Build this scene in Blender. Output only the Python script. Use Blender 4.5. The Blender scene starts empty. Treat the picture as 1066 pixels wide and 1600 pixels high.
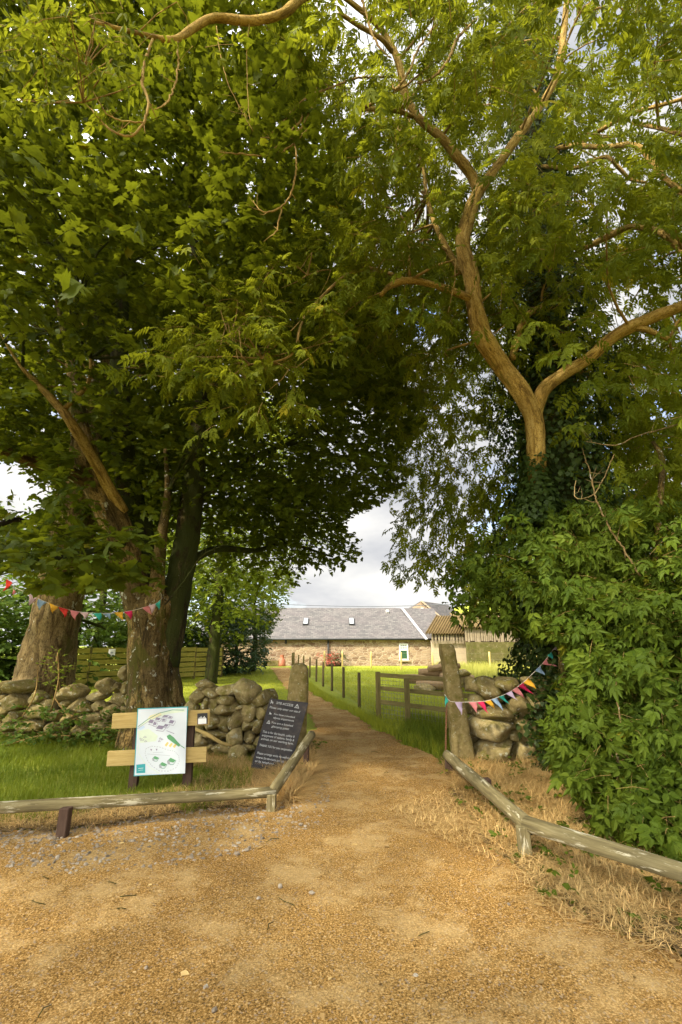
import bpy, math, random
import numpy as np
from math import radians as R, sin, cos, pi
from mathutils import Vector, Matrix

random.seed(7); rng = np.random.default_rng(7)
S = bpy.context.scene
COL = S.collection

# ------------------------------------------------------------------ camera, sky, sun, exposure
F, PITCH, EYE = 740.0, R(15.7), 1.6
cd = bpy.data.cameras.new('camera'); cam = bpy.data.objects.new('camera', cd); COL.objects.link(cam)
cd.sensor_fit = 'VERTICAL'; cd.sensor_height = 36; cd.lens = F/1600*36
cd.clip_start = 0.05; cd.clip_end = 3000
cam.location = (0, 0, EYE); cam.rotation_euler = (pi/2 + PITCH, 0, 0)
S.camera = cam

SUN_AZ, SUN_EL = R(230), R(45)          # compass-style azimuth from +Y towards +X
SUN_STRENGTH, SKY_STRENGTH, EXPOSURE = 3.4, 0.15, 1.6
S.view_settings.view_transform = 'Standard'; S.view_settings.look = 'None'
S.view_settings.exposure = EXPOSURE; S.view_settings.gamma = 1.0
S.cycles.use_denoising = True
S.cycles.max_bounces = 8; S.cycles.diffuse_bounces = 5; S.cycles.glossy_bounces = 2
S.cycles.transmission_bounces = 5; S.cycles.transparent_max_bounces = 4
S.cycles.sample_clamp_indirect = 6

w = bpy.data.worlds.new('World'); S.world = w; w.use_nodes = True
nt = w.node_tree; nt.nodes.clear()
def wn(t, **k):
    n = nt.nodes.new(t)
    for a, v in k.items(): setattr(n, a, v)
    return n
sky = wn('ShaderNodeTexSky', sky_type='NISHITA', sun_disc=False, sun_elevation=SUN_EL, sun_rotation=SUN_AZ)
tc = wn('ShaderNodeTexCoord'); mp = wn('ShaderNodeMapping')
mp.inputs['Scale'].default_value = (1, 1, 2.6); mp.inputs['Location'].default_value = (0.31, 0.12, 0.0)
n1 = wn('ShaderNodeTexNoise'); n1.inputs['Scale'].default_value = 2.0; n1.inputs['Detail'].default_value = 9; n1.inputs['Roughness'].default_value = .56
n2 = wn('ShaderNodeTexNoise'); n2.inputs['Scale'].default_value = 3.4; n2.inputs['Detail'].default_value = 7
r1 = wn('ShaderNodeValToRGB'); r1.color_ramp.elements[0].position = .32; r1.color_ramp.elements[1].position = .44
r2 = wn('ShaderNodeValToRGB'); r2.color_ramp.elements[0].position = .36; r2.color_ramp.elements[1].position = .62
r2.color_ramp.elements[0].color = (1.35, 1.39, 1.5, 1); r2.color_ramp.elements[1].color = (2.5, 2.45, 2.33, 1)
mx = wn('ShaderNodeMix', data_type='RGBA'); bg = wn('ShaderNodeBackground'); wo = wn('ShaderNodeOutputWorld')
L = nt.links.new
L(tc.outputs['Generated'], mp.inputs['Vector']); L(mp.outputs[0], n1.inputs['Vector']); L(mp.outputs[0], n2.inputs['Vector'])
L(n1.outputs['Fac'], r1.inputs['Fac']); L(n2.outputs['Fac'], r2.inputs['Fac'])
# clouds on the sun's side are several times brighter than those opposite it
dt = wn('ShaderNodeVectorMath', operation='DOT_PRODUCT'); L(tc.outputs['Generated'], dt.inputs[0])
dt.inputs[1].default_value = (sin(SUN_AZ)*cos(SUN_EL), cos(SUN_AZ)*cos(SUN_EL), sin(SUN_EL))
rg = wn('ShaderNodeMapRange', interpolation_type='SMOOTHSTEP'); L(dt.outputs['Value'], rg.inputs['Value'])
rg.inputs['From Min'].default_value = .15; rg.inputs['From Max'].default_value = .95; rg.inputs['To Min'].default_value = 1.0; rg.inputs['To Max'].default_value = 6.0
cs = wn('ShaderNodeVectorMath', operation='SCALE'); L(r2.outputs['Color'], cs.inputs[0]); L(rg.outputs[0], cs.inputs['Scale'])
L(r1.outputs['Color'], mx.inputs['Factor']); L(sky.outputs[0], mx.inputs[6]); L(cs.outputs[0], mx.inputs[7])
L(mx.outputs[2], bg.inputs['Color']); bg.inputs['Strength'].default_value = SKY_STRENGTH; L(bg.outputs[0], wo.inputs['Surface'])

ld = bpy.data.lights.new('sun', 'SUN'); sun = bpy.data.objects.new('sun', ld); COL.objects.link(sun)
ld.energy = SUN_STRENGTH; ld.angle = R(3.2); ld.color = (1.0, .90, .70)
sd = Vector((sin(SUN_AZ)*cos(SUN_EL), cos(SUN_AZ)*cos(SUN_EL), sin(SUN_EL)))
sun.rotation_euler = (-sd).to_track_quat('-Z', 'Y').to_euler(); sun.location = (0, 0, 30)

# ------------------------------------------------------------------ survey helpers (photo pixel -> place)
SP, CP = sin(PITCH), cos(PITCH)
def ray(x, y):
    up = (800-y)/F
    return (x-533)/F, CP - SP*up, SP + CP*up
def P(x, y, Y):
    a, b, c = ray(x, y); t = Y/b
    return np.array((a*t, Y, EYE + c*t))
def G(x, y, z=0.0):
    a, b, c = ray(x, y); t = (z-EYE)/c
    return np.array((a*t, b*t, z))
def proj(p):
    p = np.atleast_2d(p); X, Y, Z = p[:, 0], p[:, 1], p[:, 2]-EYE
    fw = CP*Y + SP*Z; up = -SP*Y + CP*Z
    f2 = np.where(fw > .05, fw, .05)
    return np.stack((533 + F*X/f2, 800 - F*up/f2, fw), 1)
def inpoly(x, y, poly):
    poly = np.asarray(poly, float); x = np.asarray(x, float); y = np.asarray(y, float)
    r = np.zeros(x.shape, bool); j = len(poly)-1
    for i in range(len(poly)):
        xi, yi = poly[i]; xj, yj = poly[j]
        c = ((yi > y) != (yj > y)) & (x < (xj-xi)*(y-yi)/((yj-yi) if yj != yi else 1e-9) + xi)
        r ^= c; j = i
    return r
def unit(v):
    v = np.asarray(v, float); n = np.linalg.norm(v, axis=-1, keepdims=True); return v/np.maximum(n, 1e-9)
class Wob:                                  # smooth 3-D noise as a sum of random waves
    def __init__(s, seed, f=1.0, n=10):
        g = np.random.default_rng(seed); s.k = g.normal(size=(n, 3))*f*np.exp(g.uniform(-.5, .7, (n, 1))); s.p = g.uniform(0, 6.28, n)
    def __call__(s, p): return np.sin(np.asarray(p) @ s.k.T + s.p).mean(-1)*1.6

# ------------------------------------------------------------------ mesh collector
class MB:
    def __init__(s): s.V = []; s.F = []; s.n = 0
    def add(s, V, Fs, m=0, smooth=False, tint=0.5, tc=None):
        V = np.asarray(V, float)
        if not isinstance(Fs, list): Fs = [Fs]
        t = np.full(len(V), tint, float) if np.isscalar(tint) else np.asarray(tint, float)
        s.V.append((V, t, V if tc is None else np.asarray(tc, float)))
        for f in Fs:
            f = np.atleast_2d(np.asarray(f, int))
            if f.size: s.F.append((f + s.n, m, smooth))
        s.n += len(V); return s
    def poly(s, pts, m=0, tint=.5, tc=None): return s.add(pts, np.arange(len(pts))[None], m, False, tint, tc)
    def build(s, name, mats, parent=None):
        mats = mats if isinstance(mats, (list, tuple)) else [mats]
        V = np.concatenate([v[0] for v in s.V]); T = np.concatenate([v[1] for v in s.V]); C = np.concatenate([v[2] for v in s.V])
        o = bpy.data.objects.new(name, None) if False else None
        if parent is not None:
            b = np.zeros(3); q = parent
            while q is not None: b = b + np.array(q.location); q = q.parent
            V = V - b
        me = bpy.data.meshes.new(name)
        me.vertices.add(len(V)); me.vertices.foreach_set('co', V.astype(np.float32).ravel())
        cnt = np.concatenate([np.full(len(f), f.shape[1]) for f, _, _ in s.F])
        idx = np.concatenate([f.ravel() for f, _, _ in s.F])
        me.loops.add(len(idx)); me.loops.foreach_set('vertex_index', idx.astype(np.int32))
        me.polygons.add(len(cnt)); st = np.zeros(len(cnt), np.int32); st[1:] = np.cumsum(cnt)[:-1]
        me.polygons.foreach_set('loop_start', st)
        me.polygons.foreach_set('loop_total', cnt.astype(np.int32))
        me.polygons.foreach_set('material_index', np.concatenate([np.full(len(f), m) for f, m, _ in s.F]).astype(np.int32))
        me.polygons.foreach_set('use_smooth', np.concatenate([np.full(len(f), sm) for f, _, sm in s.F]))
        for m in mats: me.materials.append(m)
        me.update(calc_edges=True)
        a = me.attributes.new('tint', 'FLOAT', 'POINT'); a.data.foreach_set('value', T.astype(np.float32))
        a = me.attributes.new('tc', 'FLOAT_VECTOR', 'POINT'); a.data.foreach_set('vector', C.astype(np.float32).ravel())
        o = bpy.data.objects.new(name, me); COL.objects.link(o)
        if parent is not None: o.parent = parent
        return o

def tag(o, label=None, cat=None, group=None, kind=None):
    if label: o['label'] = label
    if cat: o['category'] = cat
    if group: o['group'] = group
    if kind: o['kind'] = kind
    return o
def thing(name, loc, label, cat, group=None):
    o = bpy.data.objects.new(name, None); COL.objects.link(o); o.location = tuple(map(float, loc)); o.empty_display_size = .2
    return tag(o, label, cat, group)

def frames(pts):
    pts = np.asarray(pts, float); n = len(pts)
    T = np.zeros_like(pts); T[1:-1] = pts[2:]-pts[:-2]; T[0] = pts[1]-pts[0]; T[-1] = pts[-1]-pts[-2]; T = unit(T)
    u = np.cross(T[0], (0, 1, 0)); u = unit(u if np.linalg.norm(u) > .1 else np.cross(T[0], (1, 0, 0)))
    U = [u]
    for i in range(1, n):
        u = U[-1] - T[i]*np.dot(U[-1], T[i]); U.append(unit(u))
    U = np.array(U); return T, U, np.cross(T, U)
def spline(pts, rad, step):
    pts = np.asarray(pts, float); rad = np.asarray(rad, float)
    if len(pts) == 2: pts = np.array([pts[0], (pts[0]+pts[1])/2, pts[1]]); rad = np.array([rad[0], (rad[0]+rad[1])/2, rad[1]])
    q = np.concatenate([[2*pts[0]-pts[1]], pts, [2*pts[-1]-pts[-2]]]); out = []; ro = []
    for i in range(1, len(q)-2):
        k = max(2, int(np.linalg.norm(q[i+1]-q[i])/step)); t = np.linspace(0, 1, k, endpoint=False)[:, None]
        out.append(.5*((2*q[i]) + (q[i+1]-q[i-1])*t + (2*q[i-1]-5*q[i]+4*q[i+1]-q[i+2])*t**2 + (-q[i-1]+3*q[i]-3*q[i+1]+q[i+2])*t**3))
        ro.append(rad[i-1] + (rad[i]-rad[i-1])*t[:, 0])
    out.append(pts[-1:]); ro.append(rad[-1:])
    return np.concatenate(out), np.concatenate(ro)
def tube(mb, pts, rad, seg=8, m=0, wob=0.0, seed=1, tint=.5, step=None, cap=True, smooth=True, wf=6.0):
    pts = np.asarray(pts, float); rad = np.broadcast_to(np.asarray(rad, float), (len(pts),))
    if step: pts, rad = spline(pts, rad, step)
    T, U, W = frames(pts); a = np.linspace(0, 2*pi, seg, endpoint=False)
    ring = U[:, None, :]*np.cos(a)[None, :, None] + W[:, None, :]*np.sin(a)[None, :, None]
    rr = np.repeat(rad[:, None], seg, 1)
    V = pts[:, None, :] + ring*rr[..., None]
    s = np.concatenate([[0], np.cumsum(np.linalg.norm(np.diff(pts, axis=0), axis=1))])
    if wob:
        d = Wob(seed, wf)(V) + .5*Wob(seed+1, wf*2.6)(V) + .25*Wob(seed+2, wf*6.5)(V*np.array((1, 1, .4)))
        flute = .5*np.sin(a*5 + seed)[None, :]*np.clip(1-s/1.2, 0, 1)[:, None]
        V = V + ring*(rr*wob*(d+flute))[..., None]
    tcv = np.stack((np.cos(a)[None]*rr, np.sin(a)[None]*rr, np.repeat(s[:, None], seg, 1)), -1) + np.array((seed*1.37, seed*.71, 0))
    n = len(pts); i = np.arange(n-1)[:, None]*seg; j = np.arange(seg)[None]; k = (j+1) % seg
    Q = np.stack((i+j, i+k, i+seg+k, i+seg+j), -1).reshape(-1, 4)
    Vv = V.reshape(-1, 3); tv = tcv.reshape(-1, 3); Fs = [Q]
    if cap:
        Fs.append(np.arange(seg)[::-1][None]); Fs.append((np.arange(seg)+(n-1)*seg)[None])
    mb.add(Vv, Fs, m, smooth, tint, tv); return mb

_sg = np.array([(x, y, z) for x in (-1, 1) for y in (-1, 1) for z in (-1, 1)])
def _boxfaces():
    vid = lambda ci, a: ci*3+a
    ci = {tuple(s): i for i, s in enumerate(_sg)}; fs = []
    for a in range(3):
        b, c = [k for k in range(3) if k != a]
        for sa in (-1, 1):
            f = []
            for sb, sc in ((-1, -1), (1, -1), (1, 1), (-1, 1)):
                s = [0]*3; s[a] = sa; s[b] = sb; s[c] = sc; f.append(vid(ci[tuple(s)], a))
            fs.append(f)
    for a in range(3):
        for b in range(a+1, 3):
            c = 3-a-b
            for sa in (-1, 1):
                for sb in (-1, 1):
                    s = [0]*3; s[a] = sa; s[b] = sb; s[c] = -1; p = ci[tuple(s)]; s[c] = 1; q = ci[tuple(s)]
                    fs.append([vid(p, a), vid(p, b), vid(q, b), vid(q, a)])
    for i in range(8): fs.append([vid(i, 0), vid(i, 1), vid(i, 2)])
    return fs
_BF = _boxfaces()
def box(mb, c, h, ax=None, ch=.006, m=0, tint=.5, jit=0.0):
    h = np.asarray(h, float); ch = min(ch, h.min()*.45); V = np.zeros((24, 3))
    for i, s in enumerate(_sg):
        for a in range(3):
            v = s*(h-ch); v[a] = s[a]*h[a]; V[i*3+a] = v
    if jit: V += np.repeat(rng.normal(0, jit, (8, 3)), 3, 0)
    Fs = []
    for f in _BF:
        p = V[f]; n = np.cross(p[1]-p[0], p[2]-p[0])
        Fs.append(np.array([f if np.dot(n, p.mean(0)) > 0 else f[::-1]]))
    off = rng.uniform(-50, 50, 3); A = np.eye(3) if ax is None else np.asarray(ax, float)   # rows = local axes in world
    k = int(np.argmax(h)); tcv = V + off; tcv = np.roll(tcv, 2-k, axis=1)                    # grain along texture z
    mb.add(np.asarray(c, float) + V @ A, Fs, m, False, tint, tcv); return mb
def beam(mb, p, q, w, d, up=(0, 0, 1), ch=.006, m=0, tint=.5):
    p = np.asarray(p, float); q = np.asarray(q, float); x = unit(q-p); z = np.asarray(up, float); z = unit(z - x*np.dot(z, x)); y = np.cross(z, x)
    return box(mb, (p+q)/2, (np.linalg.norm(q-p)/2, d/2, w/2), np.array((x, y, z)), ch, m, tint)
def prism(mb, front, off, m=0, tint=.5):
    f = np.asarray(front, float); off = np.asarray(off, float); n = len(f)
    nrm = np.cross(f[1]-f[0], f[2]-f[0])
    if np.dot(nrm, off) > 0: f = f[::-1]
    V = np.concatenate([f, f+off]); Fs = [np.arange(n)[None], (np.arange(n)[::-1]+n)[None],
        np.array([[(i+1) % n, i, n+i, n+(i+1) % n] for i in range(n)])]
    return mb.add(V, Fs, m, False, tint)

def ico(sub):
    t = (1+5**.5)/2
    V = [(-1, t, 0), (1, t, 0), (-1, -t, 0), (1, -t, 0), (0, -1, t), (0, 1, t), (0, -1, -t), (0, 1, -t), (t, 0, -1), (t, 0, 1), (-t, 0, -1), (-t, 0, 1)]
    Fc = [(0, 11, 5), (0, 5, 1), (0, 1, 7), (0, 7, 10), (0, 10, 11), (1, 5, 9), (5, 11, 4), (11, 10, 2), (10, 7, 6), (7, 1, 8), (3, 9, 4), (3, 4, 2), (3, 2, 6), (3, 6, 8), (3, 8, 9), (4, 9, 5), (2, 4, 11), (6, 2, 10), (8, 6, 7), (9, 8, 1)]
    V = [unit(v) for v in V]
    for _ in range(sub):
        mid = {}; nf = []
        def md(a, b):
            k = (min(a, b), max(a, b))
            if k not in mid: mid[k] = len(V); V.append(unit(V[a]+V[b]))
            return mid[k]
        for a, b, c in Fc:
            x, y, z = md(a, b), md(b, c), md(c, a); nf += [(a, x, z), (b, y, x), (c, z, y), (x, y, z)]
        Fc = nf
    return np.array(V), np.array(Fc)
ICO = [ico(i) for i in range(5)]
def rock(h, seed, sub=3, facets=12, sharp=15.0, rough=.05):
    g = np.random.default_rng(seed); V, Fc = ICO[sub]
    N = unit(g.normal(size=(facets, 3))); hh = g.uniform(.74, 1.02, facets)
    d = np.maximum(V @ N.T, .02)/hh
    r = (d**sharp).sum(1)**(-1/sharp)
    r = np.minimum(r, 1.25)*(1 + rough*Wob(seed, 4)(V) + rough*.6*Wob(seed+5, 10)(V) + rough*.35*Wob(seed+6, 24)(V))
    return V*r[:, None]*np.asarray(h, float), Fc

# ------------------------------------------------------------------ materials
MATS = {}
class NB:
    def __init__(s, name):
        s.m = bpy.data.materials.new(name); s.m.use_nodes = True; s.t = s.m.node_tree; s.t.nodes.clear()
        s.out = s.n('ShaderNodeOutputMaterial'); MATS[name] = s.m
    def n(s, t, **k):
        n = s.t.nodes.new(t)
        for a, v in k.items(): setattr(n, a, v)
        return n
    def l(s, a, b): s.t.links.new(a, b)
    def val(s, inp, v):
        if hasattr(v, 'is_output'): s.l(v, inp)
        else: inp.default_value = v if not (isinstance(v, tuple) and len(v) == 3 and inp.type == 'RGBA') else (*v, 1)
    def attr(s, nm, out='Fac'): return s.n('ShaderNodeAttribute', attribute_name=nm).outputs[out]
    def coord(s, scale=(1, 1, 1), src='tc'):
        mp = s.n('ShaderNodeMapping'); mp.inputs['Scale'].default_value = scale
        v = s.attr('tc', 'Vector') if src == 'tc' else s.n('ShaderNodeTexCoord').outputs['Object'] if src == 'obj' else s.n('ShaderNodeNewGeometry').outputs['Position']
        s.l(v, mp.inputs[0]); return mp.outputs[0]
    def noise(s, vec, sc, det=5, rough=.55, dist=0.0):
        n = s.n('ShaderNodeTexNoise'); s.l(vec, n.inputs['Vector']); n.inputs['Scale'].default_value = sc; n.inputs['Detail'].default_value = det
        n.inputs['Roughness'].default_value = rough; n.inputs['Distortion'].default_value = dist; return n.outputs['Fac']
    def voro(s, vec, sc, feat='F1', out='Distance', rnd=1.0):
        n = s.n('ShaderNodeTexVoronoi', feature=feat); s.l(vec, n.inputs['Vector']); n.inputs['Scale'].default_value = sc; n.inputs['Randomness'].default_value = rnd; return n.outputs[out]
    def ramp(s, f, stops, const=False):
        n = s.n('ShaderNodeValToRGB'); cr = n.color_ramp
        if const: cr.interpolation = 'CONSTANT'
        while len(cr.elements) < len(stops): cr.elements.new(.5)
        for e, (p, c) in zip(cr.elements, stops): e.position = p; e.color = (*c, 1) if isinstance(c, tuple) else (c, c, c, 1)
        s.l(f, n.inputs['Fac']); return n.outputs['Color']
    def mix(s, f, a, b, mode='MIX'):
        n = s.n('ShaderNodeMix', data_type='RGBA', blend_type=mode); s.val(n.inputs['Factor'], f); s.val(n.inputs[6], a); s.val(n.inputs[7], b); return n.outputs[2]
    def math(s, op, a, b=0.0):
        n = s.n('ShaderNodeMath', operation=op); s.val(n.inputs[0], a); s.val(n.inputs[1], b); return n.outputs[0]
    def bump(s, h, st=.5, dist=.02):
        n = s.n('ShaderNodeBump'); n.inputs['Strength'].default_value = st; n.inputs['Distance'].default_value = dist; s.l(h, n.inputs['Height']); return n.outputs[0]
    def bsdf(s, col, rough=.8, spec=.3, nrm=None, metal=0.0):
        b = s.n('ShaderNodeBsdfPrincipled'); s.val(b.inputs['Base Color'], col); s.val(b.inputs['Roughness'], rough)
        b.inputs['Specular IOR Level'].default_value = spec; b.inputs['Metallic'].default_value = metal
        if nrm is not None: s.l(nrm, b.inputs['Normal'])
        return b.outputs[0]
    def fin(s, sh): s.l(sh, s.out.inputs['Surface']); return s.m

def m_leaf(name, dark, mid, light, trans, fac=.42, rough=.6, spec=.1):
    b = NB(name); t = b.attr('tint'); c = b.ramp(t, [(0, dark), (.5, mid), (.93, light), (1, (light[0]*1.7, light[1]*1.15, light[2]*.8))])
    v = b.coord(src='geo'); n = b.noise(v, 1.1, 3); c2 = b.mix(b.ramp(n, [(.35, 0.0), (.7, .55)]), c, light)
    p = b.bsdf(c2, rough, spec)
    tr = b.n('ShaderNodeBsdfTranslucent'); b.l(b.mix(.5, c2, trans), tr.inputs['Color'])
    m = b.n('ShaderNodeMixShader'); m.inputs[0].default_value = fac; b.l(p, m.inputs[1]); b.l(tr.outputs[0], m.inputs[2]); return b.fin(m.outputs[0])
m_leaf('sycamore_leaf', (.019, .033, .004), (.038, .058, .005), (.085, .108, .008), (.30, .33, .012), .40)
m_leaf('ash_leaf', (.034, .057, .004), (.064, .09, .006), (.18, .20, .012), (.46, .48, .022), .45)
m_leaf('elder_leaf', (.026, .05, .005), (.05, .084, .007), (.092, .125, .011), (.3, .34, .02), .3)
m_leaf('ivy_leaf', (.016, .032, .006), (.028, .05, .008), (.05, .078, .012), (.12, .17, .02), .2, .5, .2)
m_leaf('rhododendron_leaf', (.02, .045, .016), (.035, .07, .022), (.055, .10, .03), (.12, .2, .03), .18, .35, .5)
m_leaf('beech_leaf', (.10, .15, .018), (.15, .21, .022), (.21, .26, .03), (.45, .5, .04), .42)
m_leaf('woodland_leaf', (.03, .065, .014), (.055, .10, .018), (.10, .15, .022), (.28, .38, .03), .35)
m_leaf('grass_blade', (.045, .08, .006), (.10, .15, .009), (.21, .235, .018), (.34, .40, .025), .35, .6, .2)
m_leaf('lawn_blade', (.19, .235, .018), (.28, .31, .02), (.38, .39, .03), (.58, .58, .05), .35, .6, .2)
m_leaf('meadow_blade', (.22, .24, .04), (.34, .34, .07), (.46, .43, .12), (.6, .6, .1), .35, .7, .1)
m_leaf('straw_blade', (.16, .085, .025), (.42, .27, .09), (.66, .48, .21), (.7, .52, .25), .25, .7, .15)
m_leaf('flower_petal', (.3, .04, .04), (.4, .08, .06), (.5, .15, .1), (.6, .1, .1), .3)

def m_bark(name, base, dark, light, moss, moss_amt, lichen_amt, sc=1.0, bst=1.0, patch=1.0):
    b = NB(name); v = b.coord((1, 1, .22)); vi = b.coord((1, 1, .8)); vl = b.coord((1, 1, .45))
    n = b.noise(v, 11*sc, 9, .72, .8); f = b.noise(vi, 38*sc, 6, .7); c = b.ramp(n, [(.40, dark), (.48, base), (.62, light)])
    c = b.mix(b.ramp(f, [(.36, .85), (.5, 0.0)]), c, dark)
    big = b.noise(vl, 1.9*sc, 7, .62, .5); c = b.mix(b.ramp(big, [(.46, 0.0), (.50, .92*patch)]), c, b.mix(.75, c, dark))
    mo = b.noise(vl, 2.7*sc, 8, .7, .3); c = b.mix(b.ramp(mo, [(.63-moss_amt*.3, 0.0), (.69-moss_amt*.28, .85)]), c, moss)
    li = b.noise(vi, 8*sc, 9, .72, .4); c = b.mix(b.ramp(li, [(.68-lichen_amt*.12, 0.0), (.695-lichen_amt*.12, .85)]), c, (.50, .50, .40))
    h = b.math('ADD', n, b.math('MULTIPLY', f, .6))
    return b.fin(b.bsdf(c, .92, .12, b.bump(h, bst, .05)))
m_bark('sycamore_bark', (.25, .16, .052), (.035, .024, .009), (.40, .29, .12), (.075, .07, .010), .4, .62)
m_bark('old_bark', (.25, .17, .068), (.07, .046, .02), (.38, .28, .13), (.085, .08, .02), .1, .55, .8, 1, .6)
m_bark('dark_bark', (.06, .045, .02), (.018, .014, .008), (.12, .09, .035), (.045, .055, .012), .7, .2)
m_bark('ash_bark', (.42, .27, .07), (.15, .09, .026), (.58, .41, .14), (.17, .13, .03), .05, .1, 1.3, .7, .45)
m_bark('twig_bark', (.30, .19, .06), (.14, .085, .03), (.44, .31, .12), (.2, .15, .05), .0, .0, 2.0, .3, .3)

def m_stone(name, dark, mid, light, moss, sc=1.0, lich=.5, mossamt=.5):
    b = NB(name); v = b.coord(src='geo'); n = b.noise(v, 7*sc, 8, .68); c = b.ramp(n, [(.36, dark), (.5, mid), (.66, light)])
    t = b.attr('tint'); c = b.mix(.55, c, b.ramp(t, [(0, dark), (.5, mid), (1, light)]))
    mo = b.noise(v, 4.5*sc, 6, .7); c = b.mix(b.ramp(mo, [(.66-mossamt*.25, 0.0), (.78-mossamt*.2, .85)]), c, moss)
    li = b.noise(v, 11*sc, 6, .7); c = b.mix(b.ramp(li, [(.66-lich*.06, 0.0), (.69-lich*.06, .75)]), c, (.46, .45, .33))
    h = b.math('ADD', n, b.math('MULTIPLY', b.noise(v, 60*sc, 3), .35))
    return b.fin(b.bsdf(c, .9, .2, b.bump(h, 1.0, .035)))
m_stone('boulder_stone', (.07, .052, .02), (.25, .19, .075), (.46, .37, .18), (.15, .13, .018), 1.3, 1.2, .7)
m_stone('granite_stone', (.10, .075, .026), (.23, .175, .066), (.38, .31, .15), (.13, .11, .018), 1.8, .75, .7)
m_stone('grit_stone', (.10, .06, .02), (.36, .22, .075), (.72, .54, .28), (.5, .35, .14), 3, .1, .0)
m_stone('mossy_wall', (.05, .042, .018), (.10, .085, .03), (.2, .17, .08), (.075, .075, .014), .5, .3, .9)
m_stone('pebble_stone', (.12, .10, .075), (.31, .245, .17), (.54, .47, .37), (.36, .24, .12), 2.5, .2, .0)

def m_wood(name, dark, mid, light, lich=None, amt=.5, sc=1.0):
    b = NB(name); v = b.coord((1, 1, .08)); n = b.noise(v, 38*sc, 6, .65, .6); c = b.ramp(n, [(.28, dark), (.5, mid), (.75, light)])
    c = b.mix(b.ramp(b.noise(b.coord((1, 1, .4)), 5, 4), [(.4, 0.0), (.7, .5)]), c, dark)
    if lich: c = b.mix(b.ramp(b.noise(b.coord((1, 1, .16)), 20, 6, .7), [(.62-.15*amt, 0.0), (.66-.12*amt, .85)]), c, lich)
    return b.fin(b.bsdf(c, .85, .2, b.bump(n, .5, .008)))
m_wood('rail_wood', (.075, .06, .028), (.16, .13, .058), (.26, .22, .115), (.46, .42, .29), .42)
m_wood('post_wood', (.07, .055, .024), (.14, .105, .045), (.22, .17, .08), (.16, .14, .06), .1)
m_wood('brown_wood', (.045, .026, .018), (.075, .045, .03), (.11, .07, .048))
m_wood('plank_wood', (.30, .21, .07), (.42, .30, .105), (.52, .39, .16))
m_wood('fence_wood', (.11, .088, .03), (.19, .15, .052), (.29, .23, .09), (.17, .16, .04), .4)
m_wood('panel_wood', (.30, .25, .05), (.44, .37, .075), (.56, .46, .11), (.2, .2, .03), .3)
m_wood('pine_wood', (.40, .30, .10), (.55, .42, .15), (.65, .5, .2))
m_wood('silver_wood', (.13, .10, .065), (.26, .205, .135), (.40, .33, .23))
m_wood('log_wood', (.15, .09, .045), (.30, .2, .1), (.46, .34, .2))

def m_gravel():
    b = NB('gravel_sand'); v = b.coord(src='geo')
    big = b.noise(v, .55, 5, .6); c = b.ramp(big, [(.35, (.30, .155, .034)), (.6, (.375, .21, .055))])
    gr = b.noise(v, 92, 6, .8); c = b.mix(b.ramp(gr, [(.42, 1.0), (.50, 0.0)]), c, (.085, .05, .016))
    c = b.mix(b.ramp(gr, [(.54, 0.0), (.60, .9)]), c, (.68, .48, .22))
    vc = b.voro(v, 95, out='Color'); sep = b.n('ShaderNodeSeparateColor'); b.l(vc, sep.inputs[0])
    c = b.mix(b.ramp(sep.outputs[1], [(.93, 0.0), (.95, .6)]), c, (.30, .24, .18))
    pat = b.noise(v, 1.7, 7, .7); c = b.mix(b.ramp(pat, [(.48, 0.0), (.62, .5)]), c, (.54, .38, .17))
    mid = b.noise(v, 14, 6, .7); h = b.math('ADD', b.math('MULTIPLY', gr, .6), b.math('MULTIPLY', mid, .8))
    return b.fin(b.bsdf(c, .95, .1, b.bump(h, .9, .02)))
m_gravel()
def m_field():
    b = NB('field_grass'); v = b.coord(src='geo'); n = b.noise(v, .35, 6, .6); c = b.ramp(n, [(.3, (.20, .23, .03)), (.55, (.28, .30, .045)), (.75, (.37, .36, .085))])
    f = b.noise(v, 22, 5, .7); c = b.mix(b.ramp(f, [(.32, .75), (.55, 0.0)]), c, (.09, .145, .012))
    return b.fin(b.bsdf(c, .95, .05, b.bump(f, .8, .05)))
m_field()
def m_soil():
    b = NB('verge_soil'); v = b.coord(src='geo'); n = b.noise(v, 9, 7, .7); c = b.ramp(n, [(.3, (.06, .042, .018)), (.55, (.15, .10, .045)), (.75, (.28, .19, .09))])
    return b.fin(b.bsdf(c, .95, .1, b.bump(n, .9, .03)))
m_soil()
def m_slate():
    b = NB('slate_tile'); v = b.coord()
    br = b.n('ShaderNodeTexBrick'); b.l(v, br.inputs['Vector']); br.inputs['Scale'].default_value = 1; br.inputs['Brick Width'].default_value = .36; br.inputs['Row Height'].default_value = .2
    br.inputs['Mortar Size'].default_value = .012; br.inputs['Color1'].default_value = (.065, .062, .062, 1); br.inputs['Color2'].default_value = (.125, .116, .11, 1); br.inputs['Mortar'].default_value = (.04, .04, .04, 1)
    n = b.noise(v, .9, 6, .65); c = b.mix(b.ramp(n, [(.35, .55), (.6, 0.0)]), br.outputs[0], (.10, .085, .085))
    n2 = b.noise(v, 5, 5, .7); c = b.mix(b.ramp(n2, [(.55, 0.0), (.7, .5)]), c, (.27, .24, .21))
    return b.fin(b.bsdf(c, .7, .3, b.bump(br.outputs['Fac'], -.4, .02)))
m_slate()
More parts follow.
